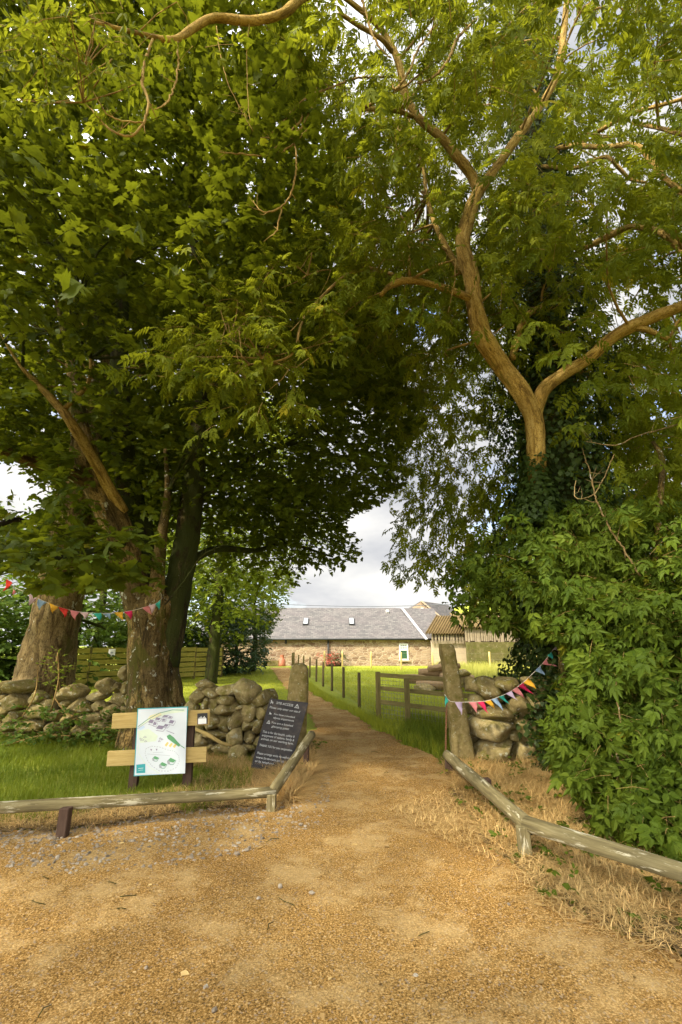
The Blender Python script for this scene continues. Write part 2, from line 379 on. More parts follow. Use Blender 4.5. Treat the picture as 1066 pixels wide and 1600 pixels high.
def m_rubble(name, tone):
    b = NB(name); v = b.coord((1.0, 1, 1.9)); w_ = b.n('ShaderNodeVectorMath', operation='ADD'); b.l(v, w_.inputs[0])
    nn = b.n('ShaderNodeTexNoise'); b.l(v, nn.inputs['Vector']); nn.inputs['Scale'].default_value = 2.5
    sc = b.n('ShaderNodeVectorMath', operation='SCALE'); b.l(nn.outputs['Color'], sc.inputs[0]); sc.inputs['Scale'].default_value = .22; b.l(sc.outputs[0], w_.inputs[1])
    e = b.voro(w_.outputs[0], 2.6, 'DISTANCE_TO_EDGE'); vc = b.voro(w_.outputs[0], 2.6, out='Color'); sp = b.n('ShaderNodeSeparateColor'); b.l(vc, sp.inputs[0])
    d, m, l = tone; c = b.ramp(sp.outputs[0], [(0, d), (.5, m), (1, l)])
    n = b.noise(v, 1.1, 5); c = b.mix(b.ramp(n, [(.45, 0.0), (.7, .6)]), c, (.40, .31, .21))
    c = b.mix(b.ramp(e, [(.02, .8), (.06, 0.0)]), c, (.45, .37, .26))
    return b.fin(b.bsdf(c, .9, .15, b.bump(b.ramp(e, [(0, 0.0), (.1, 1.0)]), .6, .04)))
m_rubble('rubble_stone', ((.17, .105, .065), (.26, .175, .11), (.35, .255, .16)))
def m_plain(name, col, rough=.6, spec=.4, metal=0.0, var=.12, sc=6):
    b = NB(name); n = b.noise(b.coord(src='geo'), sc, 4); d = tuple(x*(1-var) for x in col)
    return b.fin(b.bsdf(b.ramp(n, [(.35, d), (.65, col)]), rough, spec, None, metal))
m_plain('white_paint', (.75, .74, .70)); m_plain('teal_paint', (.03, .30, .32)); m_plain('black_plastic', (.02, .02, .022), .4)
m_plain('grey_lead', (.36, .36, .37)); m_plain('wire_metal', (.22, .20, .15), .5, .4, .3); m_plain('rust_metal', (.20, .085, .04), .8)
m_plain('terracotta', (.42, .14, .07)); m_plain('cord_white', (.62, .55, .45)); m_plain('chalk_white', (.60, .60, .58), .9, .1, 0, .35, 40)
m_plain('gutter_dark', (.04, .042, .045)); m_plain('render_beige', (.42, .33, .22)); m_plain('cable_grey', (.12, .13, .15))
m_plain('map_paper', (.56, .61, .64), .35, .4, 0, .05); m_plain('ink_violet', (.22, .19, .27)); m_plain('ink_green', (.10, .30, .13)); m_plain('ink_yellow', (.58, .48, .16))
m_plain('ink_cream', (.66, .62, .36)); m_plain('ink_grey', (.32, .34, .36)); m_plain('ink_teal', (.16, .30, .24)); m_plain('ink_blue', (.45, .58, .72)); m_plain('ink_pale', (.58, .66, .52))
def m_glass(name, col, rough=.15):
    b = NB(name); return b.fin(b.bsdf(col, rough, .6))
m_glass('dark_glass', (.035, .05, .045)); m_glass('green_blind', (.03, .085, .04)); m_glass('sky_glass', (.30, .32, .34), .1)
def m_chalkboard():
    b = NB('chalk_board'); n = b.noise(b.coord((1, 1, 1), 'geo'), 6, 6, .65); c = b.ramp(n, [(.35, (.022, .021, .024)), (.58, (.05, .042, .038)), (.72, (.10, .075, .058))])
    return b.fin(b.bsdf(c, .75, .25))
m_chalkboard()
def m_corrugated(name, a, bb, rust):
    b = NB(name); v = b.coord(); n = b.noise(v, 1.2, 6, .7); c = b.ramp(n, [(.3, a), (.6, bb)]); n2 = b.noise(v, 4, 6, .7)
    return b.fin(b.bsdf(b.mix(b.ramp(n2, [(.5, 0.0), (.65, .8)]), c, rust), .85, .2))
m_corrugated('mossy_sheet', (.085, .06, .024), (.15, .105, .042), (.08, .05, .025))
m_corrugated('tin_sheet', (.30, .28, .22), (.42, .4, .33), (.26, .16, .07))
def m_cloth(name, col):
    b = NB(name); p = b.bsdf(col, .85, .1); tr = b.n('ShaderNodeBsdfTranslucent'); tr.inputs[0].default_value = (*col, 1)
    m = b.n('ShaderNodeMixShader'); m.inputs[0].default_value = .3; b.l(p, m.inputs[1]); b.l(tr.outputs[0], m.inputs[2]); return b.fin(m.outputs[0])
CLOTH = {'red': (.55, .045, .03), 'crimson': (.58, .03, .10), 'pink': (.62, .22, .22), 'pale pink': (.60, .42, .42), 'lilac': (.52, .40, .52), 'blue': (.25, .35, .48), 'teal': (.05, .38, .30), 'yellow': (.72, .40, .04)}
for k_, c_ in CLOTH.items(): m_cloth('cloth_'+k_.replace(' ', '_'), c_)
M = MATS

# ------------------------------------------------------------------ leaf scatter
def T_sycamore():
    half = [(0, 0), (.02, .20), (.16, .46), (.27, .30), (.52, .50), (.56, .24), (.74, .20), (1, 0)]
    o = half + [(x, -y) for x, y in half[-2:0:-1]]
    V = np.array([(x, y, -.22*x*x - .18*y*y) for x, y in o] + [(.36, 0, .03)]); n = len(o)
    return V, [np.array([[n, i, (i+1) % n] for i in range(n)])]
def T_simple(wd=.34, dr=.2):
    V = np.array([(0, 0, 0), (.35, wd, -.04), (.75, wd*.6, -dr*.5), (1, 0, -dr), (.75, -wd*.6, -dr*.5), (.35, -wd, -.04)])
    return V, [np.array([[0, 3, 2, 1], [0, 5, 4, 3]])[:, ::-1]]
def T_compound(pairs, ll, lw, droop=.3, start=.3, seed=3):
    g = np.random.default_rng(seed); Vs = []; Fs = []; n = 0
    items = []
    for i in range(pairs):
        x = start + (0.86-start)*i/max(1, pairs-1)
        for s in (1, -1): items.append((x, s, ll*g.uniform(.8, 1.1), s*g.uniform(.85, 1.15)))
    items.append((.9, 0, ll*1.1, 0))
    for x, s, l_, a in items:
        d = np.array((cos(a), sin(a))); q = np.array((-d[1], d[0])); b0 = np.array((x, 0.0))
        pts = [b0, b0+d*l_*.3+q*lw*.85, b0+d*l_*.62+q*lw*.8, b0+d*l_, b0+d*l_*.62-q*lw*.8, b0+d*l_*.3-q*lw*.85]
        tz = g.uniform(-.12, .05)
        for k, p in enumerate(pts):
            r_ = np.linalg.norm(p-b0); Vs.append((p[0], p[1], -droop*p[0]**2 + tz*r_/l_*.5 - .25*r_*r_/l_ + (-.25*lw if k in (0, 3) else .12*lw)))
        Fs += [[n, n+3, n+2, n+1][::-1], [n, n+5, n+4, n+3][::-1]]; n += 6
    for i in range(3):
        x0, x1 = i*.3, (i+1)*.3; wv = .008
        Vs += [(x0, wv, -droop*x0*x0), (x0, -wv, -droop*x0*x0), (x1, -wv, -droop*x1*x1), (x1, wv, -droop*x1*x1)]; Fs.append([n, n+1, n+2, n+3]); n += 4
    return np.array(Vs), [np.array(Fs)]
T_SYC, T_ASH, T_ELD, T_S, T_IVY = T_sycamore(), T_compound(4, .36, .085), T_compound(2, .52, .15, .35, .38, 5), T_simple(), T_simple(.45, .12)
T_LONG = T_simple(.2, .3)
def Rmat(fwd, nrm):
    x = unit(fwd); z = nrm - x*(nrm*x).sum(-1, keepdims=True); z = unit(z); y = np.cross(z, x); return np.stack((x, y, z), -1)
def scatter(mb, tpl, pos, Rm, sc, tint, m=0):
    V, Fs = tpl; n = len(pos); k = len(V)
    if n == 0: return
    sc = np.broadcast_to(np.asarray(sc, float), (n,))
    W = np.einsum('nij,kj->nki', Rm, V)*sc[:, None, None] + pos[:, None, :]
    off = (np.arange(n)*k)[:, None, None]
    mb.add(W.reshape(-1, 3), [(f[None]+off).reshape(-1, f.shape[1]) for f in Fs], m, False, np.repeat(np.broadcast_to(tint, (n,)), k))
def twigs(mb, p0, p1, r, m=1, sag=.06):
    """thin three-sided twigs p0->p1 (n,3), bent a little"""
    n = len(p0); d = p1-p0; mid = (p0+p1)/2 + np.array((0, 0, 1))*np.linalg.norm(d, axis=1, keepdims=True)*sag
    x = unit(d); u = np.cross(x, rng.normal(size=(n, 3))); u = unit(u); v = np.cross(x, u); r = np.broadcast_to(r, (n,))[:, None]
    rings = []
    for p, f in ((p0, 1.0), (mid, .75), (p1, .35)):
        for a in (0, 2.094, 4.189): rings.append(p + (u*cos(a)+v*sin(a))*r*f)
    V = np.stack(rings, 1).reshape(-1, 3); b = np.arange(n)[:, None, None]*9
    Q = np.array([[i*3+j, i*3+(j+1) % 3, i*3+3+(j+1) % 3, i*3+3+j] for i in range(2) for j in range(3)])
    mb.add(V, [(Q[None]+b).reshape(-1, 4)], m, True, .5)
def spray(mb, tpl, org, dr, Ls, nleaf, size, tint0, spread=.9, up=(0, 0, 1), tw=.004, tilt=.45, keep=None, droop=0.0, twm=1):
    """leafy shoots: org (n,3), dr (n,3), length Ls (n,), nleaf leaves each"""
    n = len(org)
    if n == 0: return
    dr = unit(dr); Ls = np.broadcast_to(np.asarray(Ls, float), (n,)); end = org + dr*Ls[:, None]
    if tw:
        kt = np.ones(n, bool) if keep is None else keep(end) & keep(org) & keep((org+end)/2)
        if kt.any(): twigs(mb, org[kt], end[kt], tw, twm)
    t = np.linspace(.18, 1.0, nleaf)[None] + rng.uniform(-.05, .05, (n, nleaf)); side = np.where(np.arange(nleaf) % 2, 1, -1)[None]*np.ones((n, 1))
    pos = org[:, None]+dr[:, None]*(t*Ls[:, None])[..., None]; pos[..., 2] += (.25*t*(1-t)*Ls[:, None])
    lat = unit(np.cross(dr, np.array(up, float)) + 1e-6)[:, None]*side[..., None]
    a = (spread*(1.15-t) + .15)[..., None]
    fw = dr[:, None]*(1-a*.6) + lat*a + rng.normal(0, .25, (n, nleaf, 3)); fw[..., 2] -= droop
    nm = np.array(up, float)[None, None] + rng.normal(0, tilt, (n, nleaf, 3))
    pos = pos.reshape(-1, 3); fw = fw.reshape(-1, 3); nm = nm.reshape(-1, 3)
    sc = size*rng.uniform(.5, 1.25, len(pos)); ti = np.clip(np.repeat(tint0, nleaf) + rng.normal(0, .16, len(pos)), 0, .92)
    ti = np.where(rng.random(len(pos)) < .008, 1.0, ti)
    if keep is not None:
        k = keep(pos + unit(fw)*sc[:, None]*.5); pos, fw, nm, sc, ti = pos[k], fw[k], nm[k], sc[k], ti[k]
    scatter(mb, tpl, pos, Rmat(fw, nm), sc, ti)
def ball(n):
    d = unit(rng.normal(size=(n, 3))); return d*(rng.random((n, 1))**(1/3))

# ------------------------------------------------------------------ ground, gravel, field
gnd = MB()
xs = np.concatenate([[-600, -150, -60, -25], np.linspace(-12, 12, 25), [25, 60, 150, 600]]); ys = np.concatenate([[-60, -20], np.linspace(-8, 50, 30), [70, 120, 250, 700]])
gx, gy = np.meshgrid(xs, ys); V = np.stack((gx.ravel(), gy.ravel(), np.zeros(gx.size)), 1); nx = len(xs)
ii, jj = np.meshgrid(np.arange(len(ys)-1), np.arange(nx-1), indexing='ij'); a = (ii*nx+jj).ravel()
gnd.add(V, np.stack((a, a+1, a+nx+1, a+nx), 1))
tag(gnd.build('ground', M['field_grass']), kind='structure')

LEFT = [(-160, 1322), (0, 1300), (100, 1300), (220, 1285), (310, 1268), (420, 1262), (462, 1240), (492, 1200), (496, 1160), (486, 1120), (470, 1100), (450, 1080), (437, 1062), (428, 1050), (421, 1043.5)]
RIGHT = [(452, 1043.5), (462, 1060), (488, 1084), (530, 1108), (575, 1132), (610, 1155), (650, 1170), (690, 1188), (700, 1215), (722, 1262), (770, 1322), (840, 1388), (960, 1445), (1066, 1490), (1200, 1570)]
pathL = np.array([G(*p)[:2] for p in LEFT]); pathR = np.array([G(*p)[:2] for p in RIGHT])
PATH = np.concatenate([[(-9, -7)], [(-9, pathL[0][1])], pathL, pathR, [(9, pathR[-1][1]-.8)], [(9, -7)]])
NOI = Wob(31, 3.0); NOI2 = Wob(32, 11.0); NOI3 = Wob(33, 30.0)
def edge_wob(x, y):
    p = np.stack((x, y, 0*x), -1); return .10*NOI(p) + .06*NOI2(p) + .03*NOI3(p)
def on_path(x, y):
    e = edge_wob(x, y); return inpoly(x+e, y+e*.4, PATH)
def grid_sheet(mb, x0, x1, y0, y1, s, z, amp, test):
    xs = np.arange(x0, x1+s*.5, s); ys = np.arange(y0, y1+s*.5, s); gx, gy = np.meshgrid(xs, ys); nx = len(xs)
    cx, cy = (gx[:-1, :-1]+s/2).ravel(), (gy[:-1, :-1]+s/2).ravel(); k = test(cx, cy)
    ii, jj = np.meshgrid(np.arange(len(ys)-1), np.arange(nx-1), indexing='ij'); a = (ii*nx+jj).ravel()[k]
    p = np.stack((gx.ravel(), gy.ravel(), np.zeros(gx.size)), 1)
    h = amp*(.5*NOI(p*.7)+.5*NOI2(p) + .6*NOI3(p) + rng.normal(0, .35, len(p))); p[:, 2] = z + amp*1.8 + np.maximum(h, -amp*1.6)
    F_ = np.stack((a, a+1, a+nx+1, a+nx), 1); u, inv = np.unique(F_, return_inverse=True)
    mb.add(p[u], inv.reshape(-1, 4), 0, True)
pm = MB()
grid_sheet(pm, -4.2, 4.2, 1.4, 9.0, .03, .004, .006, on_path)
grid_sheet(pm, -9, 9, -7, 1.4, .3, .004, .004, lambda x, y: inpoly(x, y, PATH))
grid_sheet(pm, -9, -4.2, 1.4, 6, .15, .004, .004, on_path); grid_sheet(pm, 4.2, 9, 1.4, 6, .15, .004, .004, on_path)
grid_sheet(pm, -5.4, 1.5, 9.0, 39.0, .06, .004, .006, on_path)
tag(pm.build('gravel_path', M['gravel_sand']), kind='structure')

# soil verge strip beside the gravel, under the straw
vm = MB()
STR_R = [G(*p)[:2] for p in [(690, 1186), (735, 1190), (850, 1200), (960, 1290), (1066, 1370), (1200, 1440), (1200, 1580), (1066, 1500), (960, 1455), (840, 1395), (770, 1330), (715, 1262), (692, 1215)]]
STR_L = [G(*p)[:2] for p in [(-60, 1275), (100, 1272), (250, 1245), (330, 1215), (400, 1190), (440, 1175), (488, 1160), (500, 1200), (470, 1245), (425, 1272), (310, 1280), (220, 1297), (100, 1312), (-60, 1325)]]
for pl in (STR_R, STR_L):
    a_ = np.array(pl); grid_sheet(vm, a_[:, 0].min(), a_[:, 0].max(), a_[:, 1].min(), a_[:, 1].max(), .06, .003, .012, lambda x, y: inpoly(x, y, a_) & ~on_path(x, y))
tag(vm.build('soil_verge', M['verge_soil']), kind='structure')

# low hill far off on the right
hm = MB(); xs = np.linspace(-60, 260, 60); ys = np.linspace(120, 330, 30); gx, gy = np.meshgrid(xs, ys)
hz = 26*np.exp(-((gx-95)/75)**2 - ((gy-230)/70)**2) - .6; p = np.stack((gx.ravel(), gy.ravel(), hz.ravel()), 1)
ii, jj = np.meshgrid(np.arange(29), np.arange(59), indexing='ij'); a = (ii*60+jj).ravel(); hm.add(p, np.stack((a, a+1, a+61, a+60), 1), 0, True)
tag(hm.build('hill', M['field_grass']), kind='structure')

# grass, straw, pebbles (nobody could count them)
T_BLADE = (np.array([(0, .5, 0), (0, -.5, 0), (.10, .35, .55), (.10, -.35, .55), (.36, 0, 1.0)]), [np.array([[0, 1, 3, 2]]), np.array([[2, 3, 4]])])
def blades(mb, xy, z, h, wd, lean, tint, flop=0.0):
    n = len(xy)
    if n == 0: return
    a = rng.uniform(0, 2*pi, n); h = np.broadcast_to(h, (n,)); c, s = np.cos(a), np.sin(a); V, Fs = T_BLADE
    lean = np.broadcast_to(lean, (n,))*rng.uniform(.3, 1.6, n)
    X = V[None, :, 0]*lean[:, None]*h[:, None]*2.2; Yv = V[None, :, 1]*wd; Z = V[None, :, 2]*h[:, None]/(1+lean[:, None]*.6)
    if flop: fl = rng.random(n) < flop; Z = np.where(fl[:, None], Z*.35, Z); X = np.where(fl[:, None], X*1.6, X)
    W = np.stack((xy[:, None, 0]+X*c[:, None]-Yv*s[:, None], xy[:, None, 1]+X*s[:, None]+Yv*c[:, None], np.broadcast_to(np.asarray(z), (n,))[:, None]+Z), -1)
    off = (np.arange(n)*5)[:, None, None]
    mb.add(W.reshape(-1, 3), [(f[None]+off).reshape(-1, f.shape[1]) for f in Fs], 0, False, np.repeat(np.clip(tint, 0, .95), 5))
def pts_in(poly, n, test=None):
    a_ = np.asarray(poly); x = rng.uniform(a_[:, 0].min(), a_[:, 0].max(), n); y = rng.uniform(a_[:, 1].min(), a_[:, 1].max(), n)
    k = inpoly(x, y, a_)
    if test is not None: k &= test(x, y)
    return np.stack((x[k], y[k]), 1)
gp = lambda L_: [G(*p)[:2] for p in L_]
off_path = lambda x, y: ~on_path(x, y)
cl = Wob(51, 1.6); cl2 = Wob(52, 5)
def clump(xy): p = np.concatenate([xy, np.zeros((len(xy), 1))], 1); return .6*cl(p) + .5*cl2(p)

vg = MB()
xy = pts_in(gp([(-120, 1150), (150, 1142), (300, 1160), (400, 1195), (390, 1235), (330, 1252), (200, 1262), (100, 1288), (-120, 1300)]), 52000)
c_ = clump(xy); blades(vg, xy, 0, .08+.06*c_+rng.uniform(0, .10, len(xy)), .0075, .6, .5+.3*c_+rng.normal(0, .14, len(xy)))
xy = pts_in(gp([(640, 1120), (700, 1130), (712, 1190), (690, 1195), (655, 1178), (620, 1158)]), 9000, off_path)
blades(vg, xy, 0, .10+rng.uniform(0, .18, len(xy)), .008, .5, .5+rng.normal(0, .2, len(xy)))
xy = pts_in(gp([(985, 1330), (1066, 1290), (1200, 1330), (1200, 1420), (1066, 1370)]), 9000)
blades(vg, xy, 0, .12+rng.uniform(0, .15, len(xy)), .009, .5, .45+rng.normal(0, .2, len(xy)))
xy = pts_in(gp([(265, 1262), (345, 1245), (350, 1262), (290, 1275)]), 1500); blades(vg, xy, 0, .08+rng.uniform(0, .08, len(xy)), .007, .5, .6+rng.normal(0, .2, len(xy)))
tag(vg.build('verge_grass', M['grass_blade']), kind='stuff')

lg = MB()
xy = pts_in([(-9, 10.4), (-1.0, 9.4), (-1.3, 16), (-2.9, 26), (-5, 36), (-11, 36), (-10, 20)], 90000, off_path)
k = rng.random(len(xy)) < np.clip(14/xy[:, 1], .25, 1)**1.2; xy = xy[k]
blades(lg, xy, 0, .04+rng.uniform(0, .03, len(xy)), .012, .5, .5+.25*clump(xy)+rng.normal(0, .15, len(xy)))
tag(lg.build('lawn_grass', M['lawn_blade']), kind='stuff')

fg = MB()
xy = pts_in([(1.9, 7.9), (6.5, 8.1), (12, 20), (12, 37), (-4, 37), (-1.8, 28), (.1, 17), (1.0, 11)], 190000, off_path)
k = rng.random(len(xy)) < np.clip(11/xy[:, 1], .2, 1)**1.3; xy = xy[k]; c_ = clump(xy)
blades(fg, xy, 0, .06+.035*c_+rng.uniform(0, .09, len(xy)), .012, .6, .52+.3*c_+rng.normal(0, .15, len(xy)))
xy = pts_in(np.concatenate([pathR[1:8], pathR[7:0:-1]+np.array((.35, .1))]), 60000, off_path); xy = xy[:9000]
blades(fg, xy, 0, .10+rng.uniform(0, .16, len(xy)), .009, .7, .4+rng.normal(0, .2, len(xy)))
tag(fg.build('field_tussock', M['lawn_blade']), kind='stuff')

mg = MB()
xy = pts_in([(3.0, 19), (14, 19), (17, 33), (6.5, 34.5)], 26000)
blades(mg, xy, 0, .35+rng.uniform(0, .45, len(xy)), .022, .35, .5+.3*clump(xy)+rng.normal(0, .2, len(xy)))
tag(mg.build('meadow_grass', M['meadow_blade']), kind='stuff')

sg = MB()
def straw(poly, n, hh, extra=None):
    xy = pts_in(poly, n, extra); c_ = clump(xy)
    blades(sg, xy, rng.uniform(0, .06, len(xy)), hh*(1+.5*c_)+rng.uniform(0, hh, len(xy)),   .006, 1.7, .55+.3*c_+rng.normal(0, .3, len(xy)), .6)
straw(STR_R, 30000, .022, off_path)
straw(STR_R, 40000, .06, lambda x, y: off_path(x, y) & (cl2(np.stack((x, y, 0*x), 1)*.5) > -.35))
straw(STR_L, 46000, .06, off_path)
straw(gp([(710, 1195), (850, 1185), (900, 1240), (860, 1270), (760, 1260)]), 20000, .12)
straw(gp([(425, 1250), (440, 1205), (490, 1180), (492, 1215), (455, 1258)]), 16000, .12)
straw(gp([(600, 1275), (890, 1410), (1066, 1480), (1066, 1515), (860, 1430), (755, 1330), (700, 1240)]), 9000, .05)
straw(gp([(300, 1185), (380, 1190), (400, 1205), (385, 1215), (300, 1200)]), 12000, .07)
tag(sg.build('straw_grass', M['straw_blade']), kind='stuff')

lt_ = MB(); xy = np.concatenate([pts_in(gp([(850, 1400), (960, 1440), (1066, 1480), (1066, 1520), (960, 1470), (840, 1420)]), 400)[:60], pts_in(PATH, 20000, lambda x, y: (y > 2) & (y < 9) & (abs(x) < 3))[:70]])
n = len(xy); a = rng.uniform(0, 6.28, n); scatter(lt_, T_S, np.concatenate([xy, np.full((n, 1), .02)], 1), Rmat(np.stack((np.cos(a), np.sin(a), rng.normal(.1, .1, n)), 1), np.array((0, 0, 1.0))+rng.normal(0, .25, (n, 3))), rng.uniform(.02, .06, n), np.clip(rng.normal(.3, .3, n), 0, .9))
for _ in range(26):
    q_ = pts_in(PATH, 400, lambda x, y: (y > 2) & (y < 8) & (abs(x) < 3))[0]; a = rng.uniform(0, 6.28); l_ = rng.uniform(.05, .16); tube(lt_, [(*q_, .02), (q_[0]+cos(a)*l_*.5, q_[1]+sin(a)*l_*.5, .028), (q_[0]+cos(a+.3)*l_, q_[1]+sin(a+.3)*l_, .02)], .0025, 4, 1)
tag(lt_.build('leaf_litter', [M['straw_blade'], M['dark_bark']]), kind='stuff')
pb = MB(); grains = MB(); Vp, Fp = ICO[1]; V0, F0 = ICO[0]
def pebbles(xy, s, tint, mb=None):
    Vp, Fp = (V0, F0) if mb is not None else ICO[1]; mb = pb if mb is None else mb
    n = len(xy); a = rng.uniform(0, 6.28, n); s = np.broadcast_to(s, (n,)); sh = rng.uniform(.6, 1.3, (n, 3)); sh[:, 2] *= .6
    q = Vp[None]*sh[:, None]*s[:, None, None]*(1+rng.normal(0, .14, (n, len(Vp), 1)))
    x = q[..., 0]*np.cos(a)[:, None]-q[..., 1]*np.sin(a)[:, None]+xy[:, None, 0]; y = q[..., 0]*np.sin(a)[:, None]+q[..., 1]*np.cos(a)[:, None]+xy[:, None, 1]
    z = q[..., 2] + .012 + s[:, None]*.35
    mb.add(np.stack((x, y, z), -1).reshape(-1, 3), (Fp[None]+(np.arange(n)*len(Vp))[:, None, None]).reshape(-1, 3), 0, False, np.repeat(np.clip(tint, 0, 1), len(Vp)))
xy = pts_in(PATH, 330000, lambda x, y: (y > 1.9) & (y < 5.5) & (np.abs(x) < 3.2)); xy = xy[rng.random(len(xy)) < np.clip(.55+.5*clump(xy), .1, 1)*np.clip(2.6/xy[:, 1], 0, 1)**2][:34000]
pebbles(xy, rng.uniform(.0035, .0075, len(xy)), rng.normal(.5, .3, len(xy)), grains)
BAND = gp([(-40, 1305), (200, 1275), (330, 1262), (430, 1262), (480, 1225), (505, 1185), (520, 1230), (500, 1290), (400, 1330), (250, 1360), (100, 1370), (-40, 1380)])
xy = pts_in(BAND, 46000); xy = xy[rng.random(len(xy)) < .35+.5*clump(xy)]; pebbles(xy,   .0035+rng.random(len(xy))**4*.014, rng.normal(.5, .3, len(xy)))
for (x, y, s, t) in [(438, 1390, .022, 1), (487, 1400, .018, .8), (404, 1408, .014, .85), (650, 1530, .012, 1), (795, 1418, .016, .2), (321, 1548, .014, .9), (208, 1318, .022, .9), (385, 1332, .02, .7), (370, 1338, .022, .3), (335, 1585, .016, .25), (228, 1518, .012, .5), (512, 1255, .024, .5), (958, 1408, .03, .05)]:
    pebbles(np.array([G(x, y)[:2]]), s, np.array([t]))
tag(grains.build('sand_grit', M['grit_stone']), kind='stuff')
tag(pb.build('loose_gravel', M['pebble_stone']), kind='stuff')

# ------------------------------------------------------------------ trees
def limb_obj(name, parent, data, mat, seg=12, wob=.10, seed=1, step=.12, wf=6.0, k=1.0):
    mb = MB(); pts = [P(x, y, Y) for x, y, Y, r in data]; rad = np.array([r*k for *_, r in data])
    if rad.max() < .03 and len(pts) > 2:                       # thin twigs: crooked, with short side shoots
        g = np.random.default_rng(seed+900); rad = rad*.75; rad[-1] = min(rad[-1], .003); sp, sr = spline(pts, rad, .035); amp = np.minimum(sr*1.1, .009)[:, None]
        sp = sp + np.cumsum(g.normal(0, .35, sp.shape), 0)*0 + g.normal(0, 1, sp.shape)*amp*.5 + Wob(seed, 9)(sp)[:, None]*np.array((.5, .3, .8))*.014; tube(mb, sp, sr, 7, 0, .12, seed, wf=20)
        for _ in range(max(2, len(sp)//7)):
            i = g.integers(2, len(sp)-1); d = unit(g.normal(size=3)*np.array((1, .6, .8))+unit(sp[i]-sp[i-1])*.8); l_ = g.uniform(.05, .2); tube(mb, [sp[i], sp[i]+d*l_*.5+g.normal(0, .008, 3), sp[i]+d*l_+np.array((0, 0, .03))], [sr[i]*.55, sr[i]*.4, .0015], 5, 0)
    else: tube(mb, pts, rad, seg, 0, wob, seed, step=step, wf=wf)
    return mb.build(name, M[mat], parent)
LIMBPIX = []
def limb_px(data):
    d = [(x, y, Y, r) for x, y, Y, r in data]
    for a, b in zip(d[:-1], d[1:]):
        for t in np.linspace(0, 1, 8, endpoint=False): LIMBPIX.append(tuple(a[i]+(b[i]-a[i])*t for i in range(4)))
HOLE2 = [(545, 838), (585, 815), (612, 835), (598, 880), (640, 930), (650, 950), (560, 952), (480, 952), (530, 905), (560, 880)]
HOLE3 = [(700, 715), (770, 650), (786, 610), (800, 650), (806, 700), (760, 740)]
SKY_HOLES = [[(-200, 702), (20, 712), (52, 735), (84, 742), (88, 765), (70, 778), (76, 800), (40, 812), (15, 800), (-200, 812)]]

